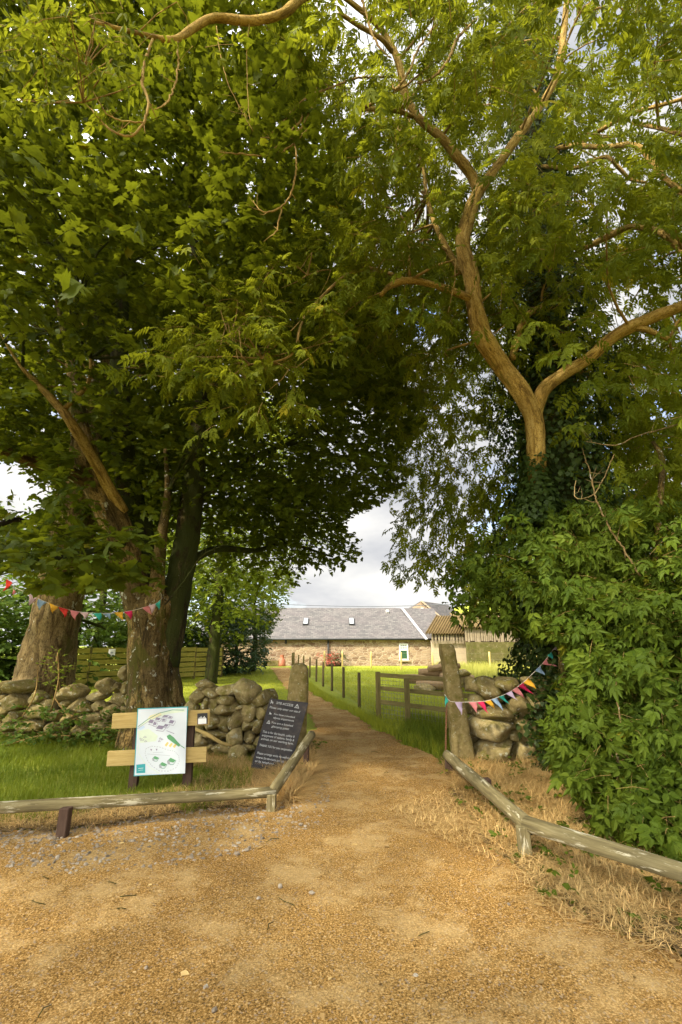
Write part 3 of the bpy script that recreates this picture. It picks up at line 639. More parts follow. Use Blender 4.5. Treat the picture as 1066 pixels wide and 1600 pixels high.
# --- main sycamore
syc = thing('sycamore_tree', P(243, 1150, 8.6)*np.array((1, 1, 0)), 'many stemmed sycamore with lichen spotted trunk growing in the wall behind the map board', 'tree')
base = np.array(syc.location)
tm = MB(); tp = [base+np.array((0, 0, -.1)), P(241, 1100, 8.6), P(240, 1040, 8.6), P(241, 985, 8.6), P(243, 945, 8.6), P(244, 925, 8.6)]
tube(tm, tp, [.66, .455, .415, .43, .44, .30], 40, 0, .10, 3, step=.06, wf=4); tm.build('trunk', M['sycamore_bark'], syc)
SYC_LIMBS = [
 ([(228, 1010, 8.5, .26), (222, 960, 8.5, .27), (205, 895, 8.4, .27), (180, 820, 8.2, .27), (150, 755, 8.0, .24), (128, 690, 8.0, .19), (118, 610, 8.1, .12), (100, 520, 8.2, .06), (80, 430, 8.2, .01)], 'sycamore_bark'),
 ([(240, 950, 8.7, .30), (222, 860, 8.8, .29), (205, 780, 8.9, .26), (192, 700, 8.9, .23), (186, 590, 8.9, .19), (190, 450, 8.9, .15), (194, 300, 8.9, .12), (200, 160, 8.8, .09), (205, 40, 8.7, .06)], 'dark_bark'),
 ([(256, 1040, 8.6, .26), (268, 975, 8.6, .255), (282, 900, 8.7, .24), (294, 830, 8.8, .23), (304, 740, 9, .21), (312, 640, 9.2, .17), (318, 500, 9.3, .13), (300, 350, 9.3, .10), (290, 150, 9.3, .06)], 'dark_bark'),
 ([(236, 1030, 8.45, .22), (240, 960, 8.35, .17), (246, 910, 8.25, .13), (249, 870, 8.15, .11), (254, 830, 8.1, .09), (262, 770, 8.3, .06), (258, 700, 8.6, .03)], 'sycamore_bark'),
 ([(192, 800, 8.15, .11), (172, 765, 7.85, .10), (150, 725, 7.6, .095), (128, 688, 7.35, .09), (100, 645, 7.1, .075), (66, 608, 6.9, .05), (35, 575, 6.7, .03), (8, 535, 6.5, .012), (-10, 500, 6.4, .004)], 'ash_bark'),
 ([(98, 642, 7.1, .04), (118, 622, 7.0, .04), (138, 600, 7, .035), (142, 560, 7, .025), (135, 520, 7, .014), (120, 490, 6.9, .004)], 'ash_bark'),
 ([(150, 760, 8, .13), (100, 735, 7.6, .12), (55, 722, 7.2, .10), (0, 703, 6.8, .09), (-60, 680, 6.4, .06)], 'sycamore_bark'),
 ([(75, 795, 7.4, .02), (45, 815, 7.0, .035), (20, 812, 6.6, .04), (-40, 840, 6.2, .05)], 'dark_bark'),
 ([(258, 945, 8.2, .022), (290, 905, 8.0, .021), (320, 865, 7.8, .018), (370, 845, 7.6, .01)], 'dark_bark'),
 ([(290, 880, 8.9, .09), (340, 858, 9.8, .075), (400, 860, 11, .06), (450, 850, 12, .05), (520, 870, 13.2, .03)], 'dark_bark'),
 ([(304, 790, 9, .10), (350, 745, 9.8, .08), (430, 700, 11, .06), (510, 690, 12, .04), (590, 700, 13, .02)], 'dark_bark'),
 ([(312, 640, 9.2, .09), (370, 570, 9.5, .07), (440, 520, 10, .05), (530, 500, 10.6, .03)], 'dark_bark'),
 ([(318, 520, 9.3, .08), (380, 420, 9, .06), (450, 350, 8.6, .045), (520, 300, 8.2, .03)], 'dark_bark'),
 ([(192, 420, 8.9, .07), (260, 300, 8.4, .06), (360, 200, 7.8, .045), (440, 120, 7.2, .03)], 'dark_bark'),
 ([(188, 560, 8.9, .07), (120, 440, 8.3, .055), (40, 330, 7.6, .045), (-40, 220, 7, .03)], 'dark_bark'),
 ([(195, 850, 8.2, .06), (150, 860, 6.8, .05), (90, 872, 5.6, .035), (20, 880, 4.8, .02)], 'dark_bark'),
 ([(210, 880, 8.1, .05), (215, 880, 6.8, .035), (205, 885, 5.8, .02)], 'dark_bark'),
]
for i, (d, mt) in enumerate(SYC_LIMBS):
    limb_obj('limb', syc, d, mt, 16 if d[0][3] > .15 else 9, .10 if d[0][3] > .1 else .06, 10+i)
for i in (4,): limb_px(SYC_LIMBS[i][0])

def near_limb(px, Y, rad_px):
    L_ = np.array(LIMBPIX); out = np.zeros(len(px), bool)
    for x, y, Yl, r in L_:
        out |= ((px[:, 0]-x)**2 + (px[:, 1]-y)**2 < (rad_px + r*F/Yl*.9)**2) & (Y < Yl+.15)
    return out
SYB = np.array([(0, 470), (150, 500), (250, 540), (420, 575), (520, 640), (640, 655), (720, 640), (780, 600), (820, 545), (850, 552), (880, 548), (905, 520), (930, 440), (945, 300)])
def syc_ok(p):
    q = proj(p); x, y, Y = q[:, 0], q[:, 1], p[:, 1]
    ok = (x < np.interp(y, SYB[:, 0], SYB[:, 1]) + 14*np.sin(y*.06) + rng.normal(0, 6, len(y))) | (y < -40) | (q[:, 2] < .3)
    ok &= ~((y > 905+rng.normal(0, 14, len(y))) & (x < 330))
    ok &= ~((y > 845) & (x > 190) & (x < 300) & (rng.random(len(y)) < .8))
    ok &= ~((x > 260) & (y > 860+.1*(x-260)+rng.normal(0, 18, len(y))) & (Y < 10))
    ok &= ~((y > 935) & (Y > 0) & (x < 600))
    ok &= ~((x > 105) & (x < 325) & (y > 660) & (y < 850) & (Y < 8.4) & (rng.random(len(y)) < .65))
    ok &= ~((x > 300) & (y > 600) & (rng.random(len(y)) < np.clip((y-600)/200, 0, .45)))
    for h in SKY_HOLES: ok &= ~(inpoly(x+rng.normal(0, 10, len(y)), y+rng.normal(0, 11, len(y)), h) & (rng.random(len(y)) < .985))
    ok &= ~near_limb(q, Y, 6)
    return ok & (p[:, 2] > 1.6) & (np.linalg.norm(p-np.array((0, 0, EYE)), axis=1) > 1.7)
cm = MB()
ells = [((-3.2, 9.2, 9.2), (6.2, 6.0, 6.4), 320), ((-6.0, 6.5, 7.6), (4.5, 3.6, 4.5), 52), ((-.9, 10.5, 7.2), (3.6, 4.6, 4.0), 150), ((-3.5, 5.5, 10.0), (4.6, 3.0, 3.0), 46), ((-3.2, 12.5, 8.5), (5.5, 3.0, 5.5), 190), ((-3.5, 8, 13.2), (6, 6, 2.5), 130), ((-5.5, 8.5, 4.4), (3.6, 3.0, 1.5), 60), ((-1.0, 12.5, 5.0), (2.6, 2.4, 1.7), 70)]
allB = []
for c, r, n in ells:
    d = unit(rng.normal(size=(n, 3))); rad = rng.uniform(.35, 1, (n, 1))**.6
    allB.append(np.array(c) + d*rad*np.array(r))
B = np.concatenate(allB); B = B[(B[:, 2] > 2.6)]
limbpts = np.concatenate([np.array([P(x, y, Y) for x, y, Y, r in d]) for d, _ in SYC_LIMBS if d[0][3] > .03])
def connect(mb, B, limbpts, r0, m=1):
    for b in B:
        q_ = proj(b)[0]
        if any(inpoly(q_[:1]+dx, q_[1:2]+dy, h_)[0] for h_ in (HOLE2, HOLE3, SKY_HOLES[0]) for dx in (-90, -40, 0, 40, 90) for dy in (-80, -40, 0, 30, 60)): continue
        dd = np.linalg.norm(limbpts-b, axis=1) + np.where(limbpts[:, 2] > b[2]+.6, 3, 0); a_ = limbpts[dd.argmin()]
        if np.linalg.norm(a_-b) < 3.2: tube(mb, [a_, (a_*.55+b*.45)+rng.normal(0, .18, 3)+np.array((0, 0, .2)), b], [r0, r0*.6, r0*.25], 5, m, step=.5, cap=False)
k = syc_ok(B); connect(cm, B[k][:190], limbpts, .03)
def bough_sprays(mb, tpl, B, cen, ns, rad, flat, Ls, nl, size, keep, tb=.45, **kw):
    n = len(B)*ns; o = np.repeat(B, ns, 0); j = rng.normal(size=(n, 3)); j[:, 2] *= flat; off = j*rad
    org = o + off; out = unit(o-np.asarray(cen)); dr = unit(off)*.7 + out*.5 + rng.normal(0, .3, (n, 3)); dr[:, 2] = dr[:, 2]*.5-.12
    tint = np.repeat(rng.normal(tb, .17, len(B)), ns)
    spray(mb, tpl, org, dr, rng.uniform(Ls*.7, Ls*1.3, n), nl, size, tint, keep=keep, **kw)
bough_sprays(cm, T_SYC, B, (-3.2, 9, 7), 16, .55, .35, .5, 9, .142, syc_ok, tilt=.4, tw=.004)
# low drooping sprays close in on the left
near = [(25, 865, 5.2), (80, 850, 5.0), (60, 900, 5.2), (130, 880, 5.4), (150, 905, 5.6), (110, 925, 5.8), (30, 890, 4.6), (190, 890, 5.6), (215, 868, 5.8), (235, 880, 6), (170, 855, 6), (10, 930, 5.5), (20, 840, 5.5), (100, 870, 4.8), (150, 935, 6.2), (0, 870, 4.2), (60, 870, 4.4), (120, 850, 5.5), (60, 925, 5.5), (90, 905, 5), (180, 915, 6), (210, 905, 6), (140, 860, 5.2), (40, 905, 5), (120, 905, 5.2)]
near2 = [(10, 430, 2.4), (160, 340, 2.8), (50, 320, 2.9), (120, 400, 3.4), (30, 620, 4.4), (-20, 560, 3.8), (90, 600, 4.8), (240, 560, 5), (60, 700, 5)]
Bn = np.array([P(*p) for p in near]); Bn2 = np.array([P(*p) for p in near2])
bough_sprays(cm, T_SYC, Bn, (-3, 8, 3.2), 7, .22, .5, .35, 6, .15, lambda p: (proj(p)[:, 1] < 926) & ~inpoly(proj(p)[:, 0], proj(p)[:, 1], SKY_HOLES[0]) & ~((proj(p)[:, 0] > 255)) & ~((proj(p)[:, 0] < 45) & (proj(p)[:, 1] > 893)), tilt=.5)
bough_sprays(cm, T_SYC, Bn2, (-3, 8, 6), 2, .16, .5, .3, 5, .14, syc_ok, tilt=.5, tw=.003)
cm.build('crown', [M['sycamore_leaf'], M['dark_bark']], syc)

# --- old leaning tree
old = thing('leaning_tree', P(58, 1120, 9.9)*np.array((1, 1, 0)), 'old leaning tree with thick bare bark behind the left end of the boulder wall', 'tree')
tm = MB(); tube(tm, [np.array(old.location)+np.array((-.1, 0, -.1)), P(66, 1080, 9.9), P(80, 1000, 9.9), P(95, 920, 9.9), P(110, 840, 9.9), P(122, 770, 9.9), P(140, 690, 9.9), P(150, 600, 9.9)], [.66, .54, .46, .44, .42, .40, .33, .2], 44, 0, .09, 21, step=.07, wf=3.5); tm.build('trunk', M['old_bark'], old)
limb_obj('limb', old, [(135, 720, 9.9, .25), (170, 600, 10.2, .18), (150, 450, 10.5, .1)], 'old_bark', 14, .1, 5)
limb_obj('limb', old, [(120, 780, 9.9, .16), (70, 690, 10.4, .1), (0, 620, 11, .06)], 'old_bark', 10, .1, 6)
om = MB(); Bo = np.array((-7.2, 10.5, 8.2)) + ball(150)*np.array((4.0, 3.0, 3.4))
bough_sprays(om, T_SYC, Bo, (-6, 10, 7), 9, .6, .4, .5, 8, .16, syc_ok); connect(om, Bo[:60], np.array([P(150, 600, 9.9), P(150, 450, 10.5), P(0, 620, 11)]), .03)
om.build('crown', [M['sycamore_leaf'], M['twig_bark']], old)

# --- ash on the right
ashb = P(905, 1150, 7.6)*np.array((1, 1, 0))
ash = thing('ash_tree', ashb, 'tall ash tree with ivy clad trunk and pale forked limb on the right', 'tree')
TR = [(905, 1150, 7.6, .48), (893, 1040, 7.6, .40), (883, 900, 7.6, .40), (873, 750, 7.6, .40), (862, 600, 7.6, .36), (852, 450, 7.6, .31), (842, 300, 7.6, .26), (830, 150, 7.6, .20), (815, 0, 7.6, .15), (800, -200, 7.6, .1)]
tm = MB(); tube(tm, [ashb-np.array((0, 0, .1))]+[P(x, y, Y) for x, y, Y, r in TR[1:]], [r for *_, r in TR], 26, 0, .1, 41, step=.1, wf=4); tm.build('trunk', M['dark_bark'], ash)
ASH_LIMBS = [
 [(846, 800, 7.2, .17), (839, 750, 6.9, .19), (838, 700, 6.7, .195), (830, 640, 6.6, .195), (792, 582, 6.5, .20), (757, 530, 6.4, .20), (742, 480, 6.35, .185), (736, 430, 6.3, .17), (723, 380, 6.25, .165), (735, 330, 6.2, .155), (750, 292, 6.15, .14)],
 [(748, 300, 6.15, .12), (738, 275, 6.1, .115), (715, 245, 6.0, .11), (690, 215, 5.9, .10), (655, 185, 5.8, .09), (634, 150, 5.7, .085), (622, 95, 5.5, .07), (595, 45, 5.3, .06), (550, 5, 5.0, .05), (500, -30, 4.7, .04)],
 [(748, 300, 6.15, .11), (775, 262, 6.15, .10), (812, 210, 6.15, .095), (845, 165, 6.15, .09), (870, 118, 6.1, .085), (880, 60, 6.05, .08), (886, 0, 6.0, .07), (895, -80, 6, .05)],
 [(834, 650, 6.6, .15), (848, 612, 6.55, .14), (875, 588, 6.5, .135), (920, 560, 6.4, .13), (960, 525, 6.2, .125), (1010, 500, 6.0, .12), (1066, 478, 5.8, .10), (1150, 440, 5.5, .08)],
 [(985, 512, 6.1, .05), (1010, 515, 6.0, .05), (1046, 530, 5.9, .035)],
 [(738, 468, 6.3, .06), (715, 458, 6.2, .06), (680, 446, 6.0, .055), (640, 438, 5.8, .055), (612, 445, 5.7, .045), (595, 462, 5.6, .03)],
 [(722, 425, 6.4, .06), (702, 395, 6.6, .055), (680, 350, 6.8, .05), (668, 310, 7.0, .045), (660, 250, 7.2, .03)],
 [(645, 182, 5.8, .04), (620, 173, 5.6, .04), (580, 170, 5.4, .035), (553, 176, 5.2, .025)],
 [(800, 560, 6.6, .06), (818, 500, 6.8, .06), (845, 480, 7.0, .05)],
 [(850, 240, 7.4, .05), (890, 228, 7.0, .055), (940, 230, 6.6, .05), (985, 226, 6.2, .05), (1005, 235, 6.0, .05), (1035, 275, 5.8, .05), (1066, 300, 5.6, .04)],
 [(845, 260, 7.4, .04), (900, 262, 6.8, .04), (945, 245, 6.4, .035), (965, 260, 6.2, .035), (985, 280, 6.1, .03), (1010, 285, 6, .02)],
 [(935, 205, 6.4, .04), (985, 178, 6.0, .04), (1030, 165, 5.7, .035), (1066, 155, 5.5, .03)],
 [(990, 192, 6, .035), (1030, 200, 5.6, .035), (1066, 210, 5.3, .035), (1120, 220, 5, .03)],
 [(900, 395, 7.2, .05), (950, 370, 6.8, .06), (985, 355, 6.5, .06), (1030, 362, 6.2, .055), (1066, 392, 6, .05), (1120, 430, 5.8, .04)],
 [(870, 118, 6.1, .03), (890, 55, 5.8, .025), (905, 20, 5.6, .02)],
 [(505, -25, 3.6, .055), (470, -2, 3.45, .055), (440, 22, 3.35, .05), (390, 33, 3.3, .047), (335, 28, 3.25, .045), (305, 42, 3.2, .04), (270, 62, 3.1, .032), (215, 52, 3.0, .022), (150, 35, 2.9, .015)],
 [(240, 62, 3.0, .014), (228, 95, 3.0, .017), (222, 130, 3.0, .018), (231, 160, 3.0, .017), (226, 188, 3.0, .016), (205, 212, 3.0, .014), (170, 200, 3.0, .012), (130, 160, 3.0, .008)],
 [(278, 65, 3.1, .012), (277, 120, 3.1, .012), (262, 160, 3.05, .011), (240, 172, 3.0, .010)],
 [(226, 192, 3.0, .01), (190, 190, 3.0, .010), (160, 170, 2.95, .008), (130, 110, 2.9, .006)],
 [(622, 120, 5.5, .022), (560, 122, 5.0, .02), (510, 140, 4.7, .018), (485, 150, 4.6, .016), (455, 175, 4.6, .013), (420, 210, 4.6, .010), (395, 180, 4.5, .006)],
 [(496, 128, 4.7, .012), (488, 165, 4.6, .013), (465, 205, 4.6, .017), (440, 215, 4.6, .015), (400, 215, 4.6, .010)],
 [(482, 200, 4.6, .013), (455, 228, 4.6, .015), (418, 243, 4.6, .016), (370, 240, 4.55, .013), (325, 237, 4.5, .009)],
 [(470, 160, 4.6, .016), (472, 185, 4.6, .020), (450, 210, 4.6, .016), (420, 242, 4.6, .010)],
 [(458, 215, 4.6, .012), (463, 240, 4.6, .014), (461, 280, 4.6, .018), (448, 315, 4.6, .016), (425, 330, 4.55, .014), (408, 330, 4.5, .012), (395, 314, 4.5, .007)],
 [(441, 322, 4.6, .013), (435, 345, 4.6, .013), (433, 360, 4.6, .012), (412, 378, 4.55, .009)],
 [(680, 40, 5.0, .02), (655, 75, 4.8, .022), (640, 110, 4.7, .025), (618, 140, 4.6, .025), (611, 125, 4.6, .018)],
 [(745, 30, 5.4, .03), (715, 60, 5.2, .03), (700, 95, 5.1, .03), (675, 122, 5.0, .028), (640, 133, 4.8, .025)],
 [(560, -20, 4.6, .03), (575, 30, 4.6, .025), (590, 70, 4.6, .022), (612, 92, 4.6, .02)],
 [(530, 20, 4.6, .03), (560, 40, 4.8, .035), (595, 60, 5.0, .035), (612, 80, 5.3, .04)],
 [(338, 40, 3.25, .006), (350, 110, 3.3, .006), (370, 160, 3.4, .005), (395, 205, 3.5, .004)],
 [(390, 35, 3.3, .007), (385, 100, 3.4, .006), (390, 190, 3.4, .004)],
]
for i, d in enumerate(ASH_LIMBS):
    limb_obj('limb', ash, d, 'ash_bark' if d[0][3] > .035 else 'twig_bark', 18 if d[0][3] > .08 else 8, .13 if d[0][3] > .05 else .08, 60+i, step=.08, k=.73 if i in (0, 1, 2, 3) else .92)
    if i != 8: limb_px(d)
SPARSE = [(560, 640), (640, 690), (700, 620), (770, 560), (800, 580), (822, 700), (815, 800), (770, 830), (730, 880), (690, 950), (560, 960), (480, 960), (500, 900), (560, 860), (560, 800)]
def ash_ok(p):
    q = proj(p); x, y, Y = q[:, 0], q[:, 1], p[:, 1]; u = rng.random(len(x)); j = rng.normal(0, 8, len(x))
    vis = q[:, 2] > .3
    ok = ~inpoly(x+j, y+j, HOLE2) & ~(inpoly(x+j, y+j, HOLE3) & (u < .85)) & ~(inpoly(x, y, SPARSE) & (u < .55))
    lim = np.interp(y, [-50, 150, 250, 450, 600, 700, 800, 880, 950], [440, 500, 520, 520, 560, 620, 610, 590, 640])
    ok &= ~((x < lim + j) & (y > -30) & vis)
    ok &= ~((y > 960+j) & vis); ok &= ~((y > 925+j) & (x < 690) & vis)
    ok &= ~(near_limb(q, Y, 7) & (u < .94))
    ok &= ~((x > 800) & (x < 955) & (y > 560) & (y < 815) & (Y < 7.6) & (rng.random(len(x)) < .75))
    ok &= ~((y < 420) & vis & (x > 600) & (np.sin(x*.021+1)*np.sin(y*.024) > .55) & (u < .5))
    return ok & (p[:, 2] > 1.0) & (np.linalg.norm(p-np.array((0, 0, EYE)), axis=1) > 3.2)
am = MB(); Bs = []
for c, r, n in [((4.0, 8.0, 10.0), (4.6, 4.6, 5.6), 230), ((2.2, 9.6, 8.0), (2.6, 3.0, 4.0), 80), ((5.0, 6.0, 6.2), (2.6, 2.6, 3.6), 100), ((3.0, 4.5, 8.4), (4.2, 3.0, 2.6), 100), ((1.0, 5.5, 7.8), (2.0, 2.4, 2.2), 40), ((5.5, 10, 4.5), (3.0, 2.5, 2.5), 60), ((2.3, 9.5, 3.7), (1.4, 1.8, 1.0), 14)]:
    d = unit(rng.normal(size=(n, 3))); Bs.append(np.array(c)+d*rng.uniform(.25, 1, (n, 1))**.5*np.array(r))
B = np.concatenate(Bs); B = B[B[:, 2] > 2.2]
lp = np.concatenate([np.array([P(x, y, Y) for x, y, Y, r in d]) for d in ASH_LIMBS[:15]]+[np.array([P(x, y, Y) for x, y, Y, r in TR[3:]])])
far = [(640, 700, 11), (680, 660, 11), (620, 740, 11.5), (700, 720, 10), (740, 680, 10), (660, 780, 10.5), (700, 800, 10), (740, 770, 9.5), (770, 730, 9), (620, 800, 11), (650, 840, 10.5), (690, 850, 9.5), (600, 700, 12), (650, 620, 11), (700, 590, 10.5), (740, 610, 10), (610, 650, 12), (720, 640, 10), (760, 800, 9), (790, 760, 8.6), (640, 870, 10), (680, 890, 9.5), (720, 870, 9), (580, 760, 12.5), (780, 690, 9)]
Bf = np.array([P(*p) for p in far]); Bf = np.concatenate([Bf, Bf+rng.normal(0, .5, Bf.shape), Bf+rng.normal(0, .6, Bf.shape)])
bough_sprays(am, T_ASH, Bf, (3.6, 8, 5), 7, .45, .6, .4, 6, .26, ash_ok, tb=.95, tilt=.5, droop=.3, tw=.005)  # far sprays stand in shade; pale leaf tint paints in the missing sun
k = ash_ok(B); connect(am, B[k][:230], lp, .025)
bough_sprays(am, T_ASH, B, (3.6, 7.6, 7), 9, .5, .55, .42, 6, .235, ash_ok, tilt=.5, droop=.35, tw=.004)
# bough across the middle: fresh green leaves, tinted lighter in place of sunlight
mid = [(300, 590, 5.0), (340, 560, 5.1), (380, 590, 5.2), (420, 610, 5.3), (360, 510, 5.3), (420, 520, 5.4), (470, 500, 5.5), (400, 460, 5.5), (460, 560, 5.5), (340, 470, 5.3), (500, 540, 5.7), (440, 450, 5.6), (500, 460, 5.8), (530, 500, 6), (470, 420, 5.8), (560, 430, 6), (380, 545, 5.2), (310, 540, 5.1), (430, 580, 5.3), (520, 400, 6), (560, 520, 6.2), (350, 450, 5.6), (390, 630, 5.2)]
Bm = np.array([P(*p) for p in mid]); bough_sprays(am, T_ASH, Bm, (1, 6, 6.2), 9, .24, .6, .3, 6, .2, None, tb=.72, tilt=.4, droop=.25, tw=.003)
connect(am, Bm, np.array([P(640, 440, 5.9), P(560, 400, 6.1), P(480, 430, 5.8), P(410, 560, 5.3), P(360, 530, 5.2)]), .012)
tube(am, [P(640, 438, 5.8), P(560, 420, 6.0), P(480, 490, 5.6), P(455, 555, 5.4), P(390, 570, 5.25), P(360, 590, 5.1)], [.03, .025, .02, .016, .012, .008], 7, 1, step=.1)
tube(am, [P(390, 570, 5.25), P(370, 545, 5.2), P(358, 515, 5.2)], [.012, .010, .006], 6, 1, step=.1)
# leaves on the twigs overhead on the left
tl = [(40, 30, 2.5), (80, 60, 2.5), (120, 100, 2.6), (60, 110, 2.5), (20, 60, 2.4), (130, 40, 2.6), (170, 60, 2.7), (200, 70, 2.8), (100, 20, 2.5), (150, 110, 2.7), (60, 10, 2.4), (300, 60, 3.0), (180, 20, 2.7), (110, 140, 2.7)]
Bt = np.array([P(*p) for p in tl]); bough_sprays(am, T_ELD, Bt, (-.6, 3.4, 5), 3, .12, .8, .22, 5, .13, None, tilt=.6, droop=.3, tw=.003)
connect(am, Bt, np.array([P(150, 35, 2.9), P(215, 52, 3.0), P(130, 160, 3.0), P(130, 110, 2.9)]), .007)
tr = [(430, 60, 4), (470, 90, 4.2), (500, 70, 4.3), (520, 100, 4.6), (445, 110, 4.2), (540, 60, 4.7), (490, 40, 4.2), (420, 90, 4), (650, 105, 4.6), (620, 115, 4.5), (630, 380, 5.6), (600, 370, 5.5), (660, 125, 4.6), (560, 90, 4.8), (700, 20, 5)]
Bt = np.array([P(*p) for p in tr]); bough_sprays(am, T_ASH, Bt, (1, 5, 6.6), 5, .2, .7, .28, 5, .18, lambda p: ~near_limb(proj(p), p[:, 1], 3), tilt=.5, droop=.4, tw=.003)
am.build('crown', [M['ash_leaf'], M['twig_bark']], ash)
# ivy sheath on the trunk
im = MB(); n = 32000; t = rng.random(n)**1.25; tp = np.array([P(x, y, Y) for x, y, Y, r in TR[:9]]); tt = t*(len(tp)-1); i0 = tt.astype(int).clip(0, len(tp)-2); c = tp[i0]+(tp[i0+1]-tp[i0])*(tt-i0)[:, None]
a = rng.uniform(0, 2*pi, n); rr = (.42 + rng.random(n)**.7*.55*(1+.5*np.sin(t*31+a*2)))*np.interp(t, [0, .12, .25, .6, 1], [.9, 1, 1.1, 1.0, .6])
out = np.stack((np.cos(a), np.sin(a), 0*a), 1); pos = c+out*rr[:, None]
keep = ~near_limb(proj(pos), pos[:, 1], 3) | (proj(pos)[:, 1] > 735); pos, out = pos[keep], out[keep]; n = len(pos)
fw = np.array((0, 0, -1.0))+out*.5+rng.normal(0, .4, (n, 3)); scatter(im, T_IVY, pos, Rmat(fw, out+np.array((0, 0, .5))+rng.normal(0, .35, (n, 3))), rng.uniform(.05, .10, n), np.clip(rng.normal(.45, .2, n), 0, .92))
n2_ = 1800; yy_ = 672 + 148*rng.random(n2_)**.42; aa = rng.uniform(0, 2*pi, n2_); lim_ = np.array([P(838+2*sin(y_*.1), y_, 6.78) for y_ in yy_]); o2 = np.stack((np.cos(aa), np.sin(aa), 0*aa), 1)
scatter(im, T_IVY, lim_+o2*(.17+.12*rng.random(n2_))[:, None]*np.clip((yy_-680)/90, .7, 1.3)[:, None], Rmat(np.array((0, 0, -1.0))+o2*.5+rng.normal(0, .4, (n2_, 3)), o2+np.array((0, 0, .5))+rng.normal(0, .35, (n2_, 3))), rng.uniform(.05, .10, n2_), np.clip(rng.normal(.45, .2, n2_), 0, .92))
im.build('ivy', M['ivy_leaf'], ash)

# --- big shrub on the right
shr = thing('elder_shrub', (3.4, 5.6, 0), 'big leafy green shrub spilling over the right hand boulder wall', 'shrub')
sm = MB()
SHB = [(850, 830, 6.3), (900, 810, 6.1), (950, 800, 6.0), (1000, 800, 5.9), (1050, 800, 5.8), (830, 870, 6.4), (790, 850, 6.7), (760, 880, 7.0), (740, 905, 7.2), (800, 900, 6.7), (720, 930, 7.4), (750, 950, 7.2), (780, 960, 7.0), (810, 930, 6.7), (880, 870, 6.0), (930, 860, 5.8), (980, 860, 5.6), (1040, 860, 5.5), (860, 920, 6.1), (910, 920, 5.7), (960, 920, 5.5), (1020, 920, 5.4), (1070, 930, 5.2), (890, 970, 5.9), (940, 980, 5.5), (990, 980, 5.3), (1050, 990, 5.2), (905, 1020, 5.7), (950, 1040, 5.4), (1000, 1040, 5.2), (1060, 1050, 5.0), (890, 1060, 5.9), (930, 1090, 5.5), (980, 1100, 5.2), (1030, 1110, 5.0), (1080, 1110, 4.8), (880, 1120, 5.9), (920, 1140, 5.5), (970, 1150, 5.2), (1020, 1170, 4.9), (1070, 1170, 4.7), (890, 1170, 5.7), (930, 1190, 5.3), (980, 1210, 5.0), (1030, 1220, 4.7), (1080, 1230, 4.4), (930, 1230, 5.1), (980, 1250, 4.8), (1030, 1270, 4.5), (1080, 1290, 4.2), (960, 1270, 4.8), (1010, 1295, 4.55), (1060, 1320, 4.3), (870, 985, 6.2), (865, 1140, 6.2), (1120, 1000, 5), (1130, 1150, 4.6), (1120, 900, 5.2)]
Bh = np.array([P(*p) for p in SHB]); Bh = np.concatenate([Bh, Bh+np.array((.15, .5, 0)), Bh[14:]+np.array((.3, 1.0, -.1))])
def shr_ok(p):
    q = proj(p); x, y = q[:, 0], q[:, 1]; left = np.interp(y, [780, 840, 870, 900, 930, 960, 990, 1000, 1050, 1080, 1120, 1200, 1250, 1300, 1340], [800, 740, 720, 700, 705, 715, 820, 890, 898, 884, 866, 878, 912, 950, 990])
    return (x > left + rng.normal(0, 7, len(x))) & ~((x < 850) & (y < 965) & (rng.random(len(x)) < .62)) & (y > 778+.12*np.abs(x-960)+rng.normal(0, 12, len(x))) & (p[:, 2] > .02)
bough_sprays(sm, T_ELD, Bh, (4, 6.5, 1.6), 15, .26, .9, .24, 6, .158, shr_ok, tilt=.75, droop=.45, tw=.003, up=(-.15, -.6, .7), spread=1.25)
sm.build('foliage', [M['elder_leaf'], M['twig_bark']], shr)
for i, d in enumerate([[(976, 1235, 4.9, .018), (965, 1180, 4.85, .016), (971, 1130, 4.83, .014), (963, 1080, 4.95, .010), (968, 1020, 5.2, .006)], [(1000, 900, 5.2, .02), (940, 800, 5.4, .022), (925, 750, 5.5, .02), (910, 700, 5.6, .012)], [(1070, 660, 5, .012), (1000, 680, 5.1, .012), (960, 695, 5.2, .012), (915, 690, 5.3, .008)], [(960, 710, 5.3, .01), (930, 770, 5.35, .012), (900, 778, 5.4, .012), (900, 750, 5.4, .008)],
    [(1030, 1240, 5.3, .05), (1020, 1000, 5.6, .05), (1030, 800, 5.8, .05), (1035, 720, 6, .045), (1020, 690, 6.1, .03)], [(900, 1200, 6.6, .1), (884, 1080, 6.7, .09), (880, 1010, 6.8, .085), (878, 900, 6.9, .08)], [(1000, 1260, 5.4, .05), (960, 1000, 5.8, .05), (880, 880, 6.2, .04)]]):
    limb_obj('stem', shr, d, 'old_bark' if d[0][3] < .04 else 'sycamore_bark', 8, .06, 140+i, step=.1, k=.65 if i == 1 else .8)

# --- background trees and bushes
def back_tree(name, x, y, h, label, cat, leaf, cw, cb, nb, ns, tpl, size, group=None, tr=.2, rad=.6, keep=None, flat=.5):
    t = thing(name, (x, y, 0), label, cat, group); mb = MB(); ctr = np.array((x, y, (h+cb)/2))
    tube(mb, [(x, y, -.1), (x+.1, y, h*.3), (x-.1, y+.1, h*.6), (x, y, h*.85)], [tr*1.3, tr, tr*.7, tr*.2], 9, 0, .1, 3, step=.3); mb.build('trunk', M['dark_bark'], t)
    d = unit(rng.normal(size=(nb, 3))); Bk = ctr + d*rng.uniform(.45, 1, (nb, 1))**.6*np.array((cw, cw, (h-cb)/2))
    cm = MB(); bough_sprays(cm, tpl, Bk, ctr, ns, rad, flat, .5, 7, size, keep, tw=.006); connect(cm, Bk[::4], np.array([(x, y, h*.3), (x, y, h*.5), (x, y, h*.7)]), .05)
    cm.build('crown', [M[leaf], M['dark_bark']], t); return t
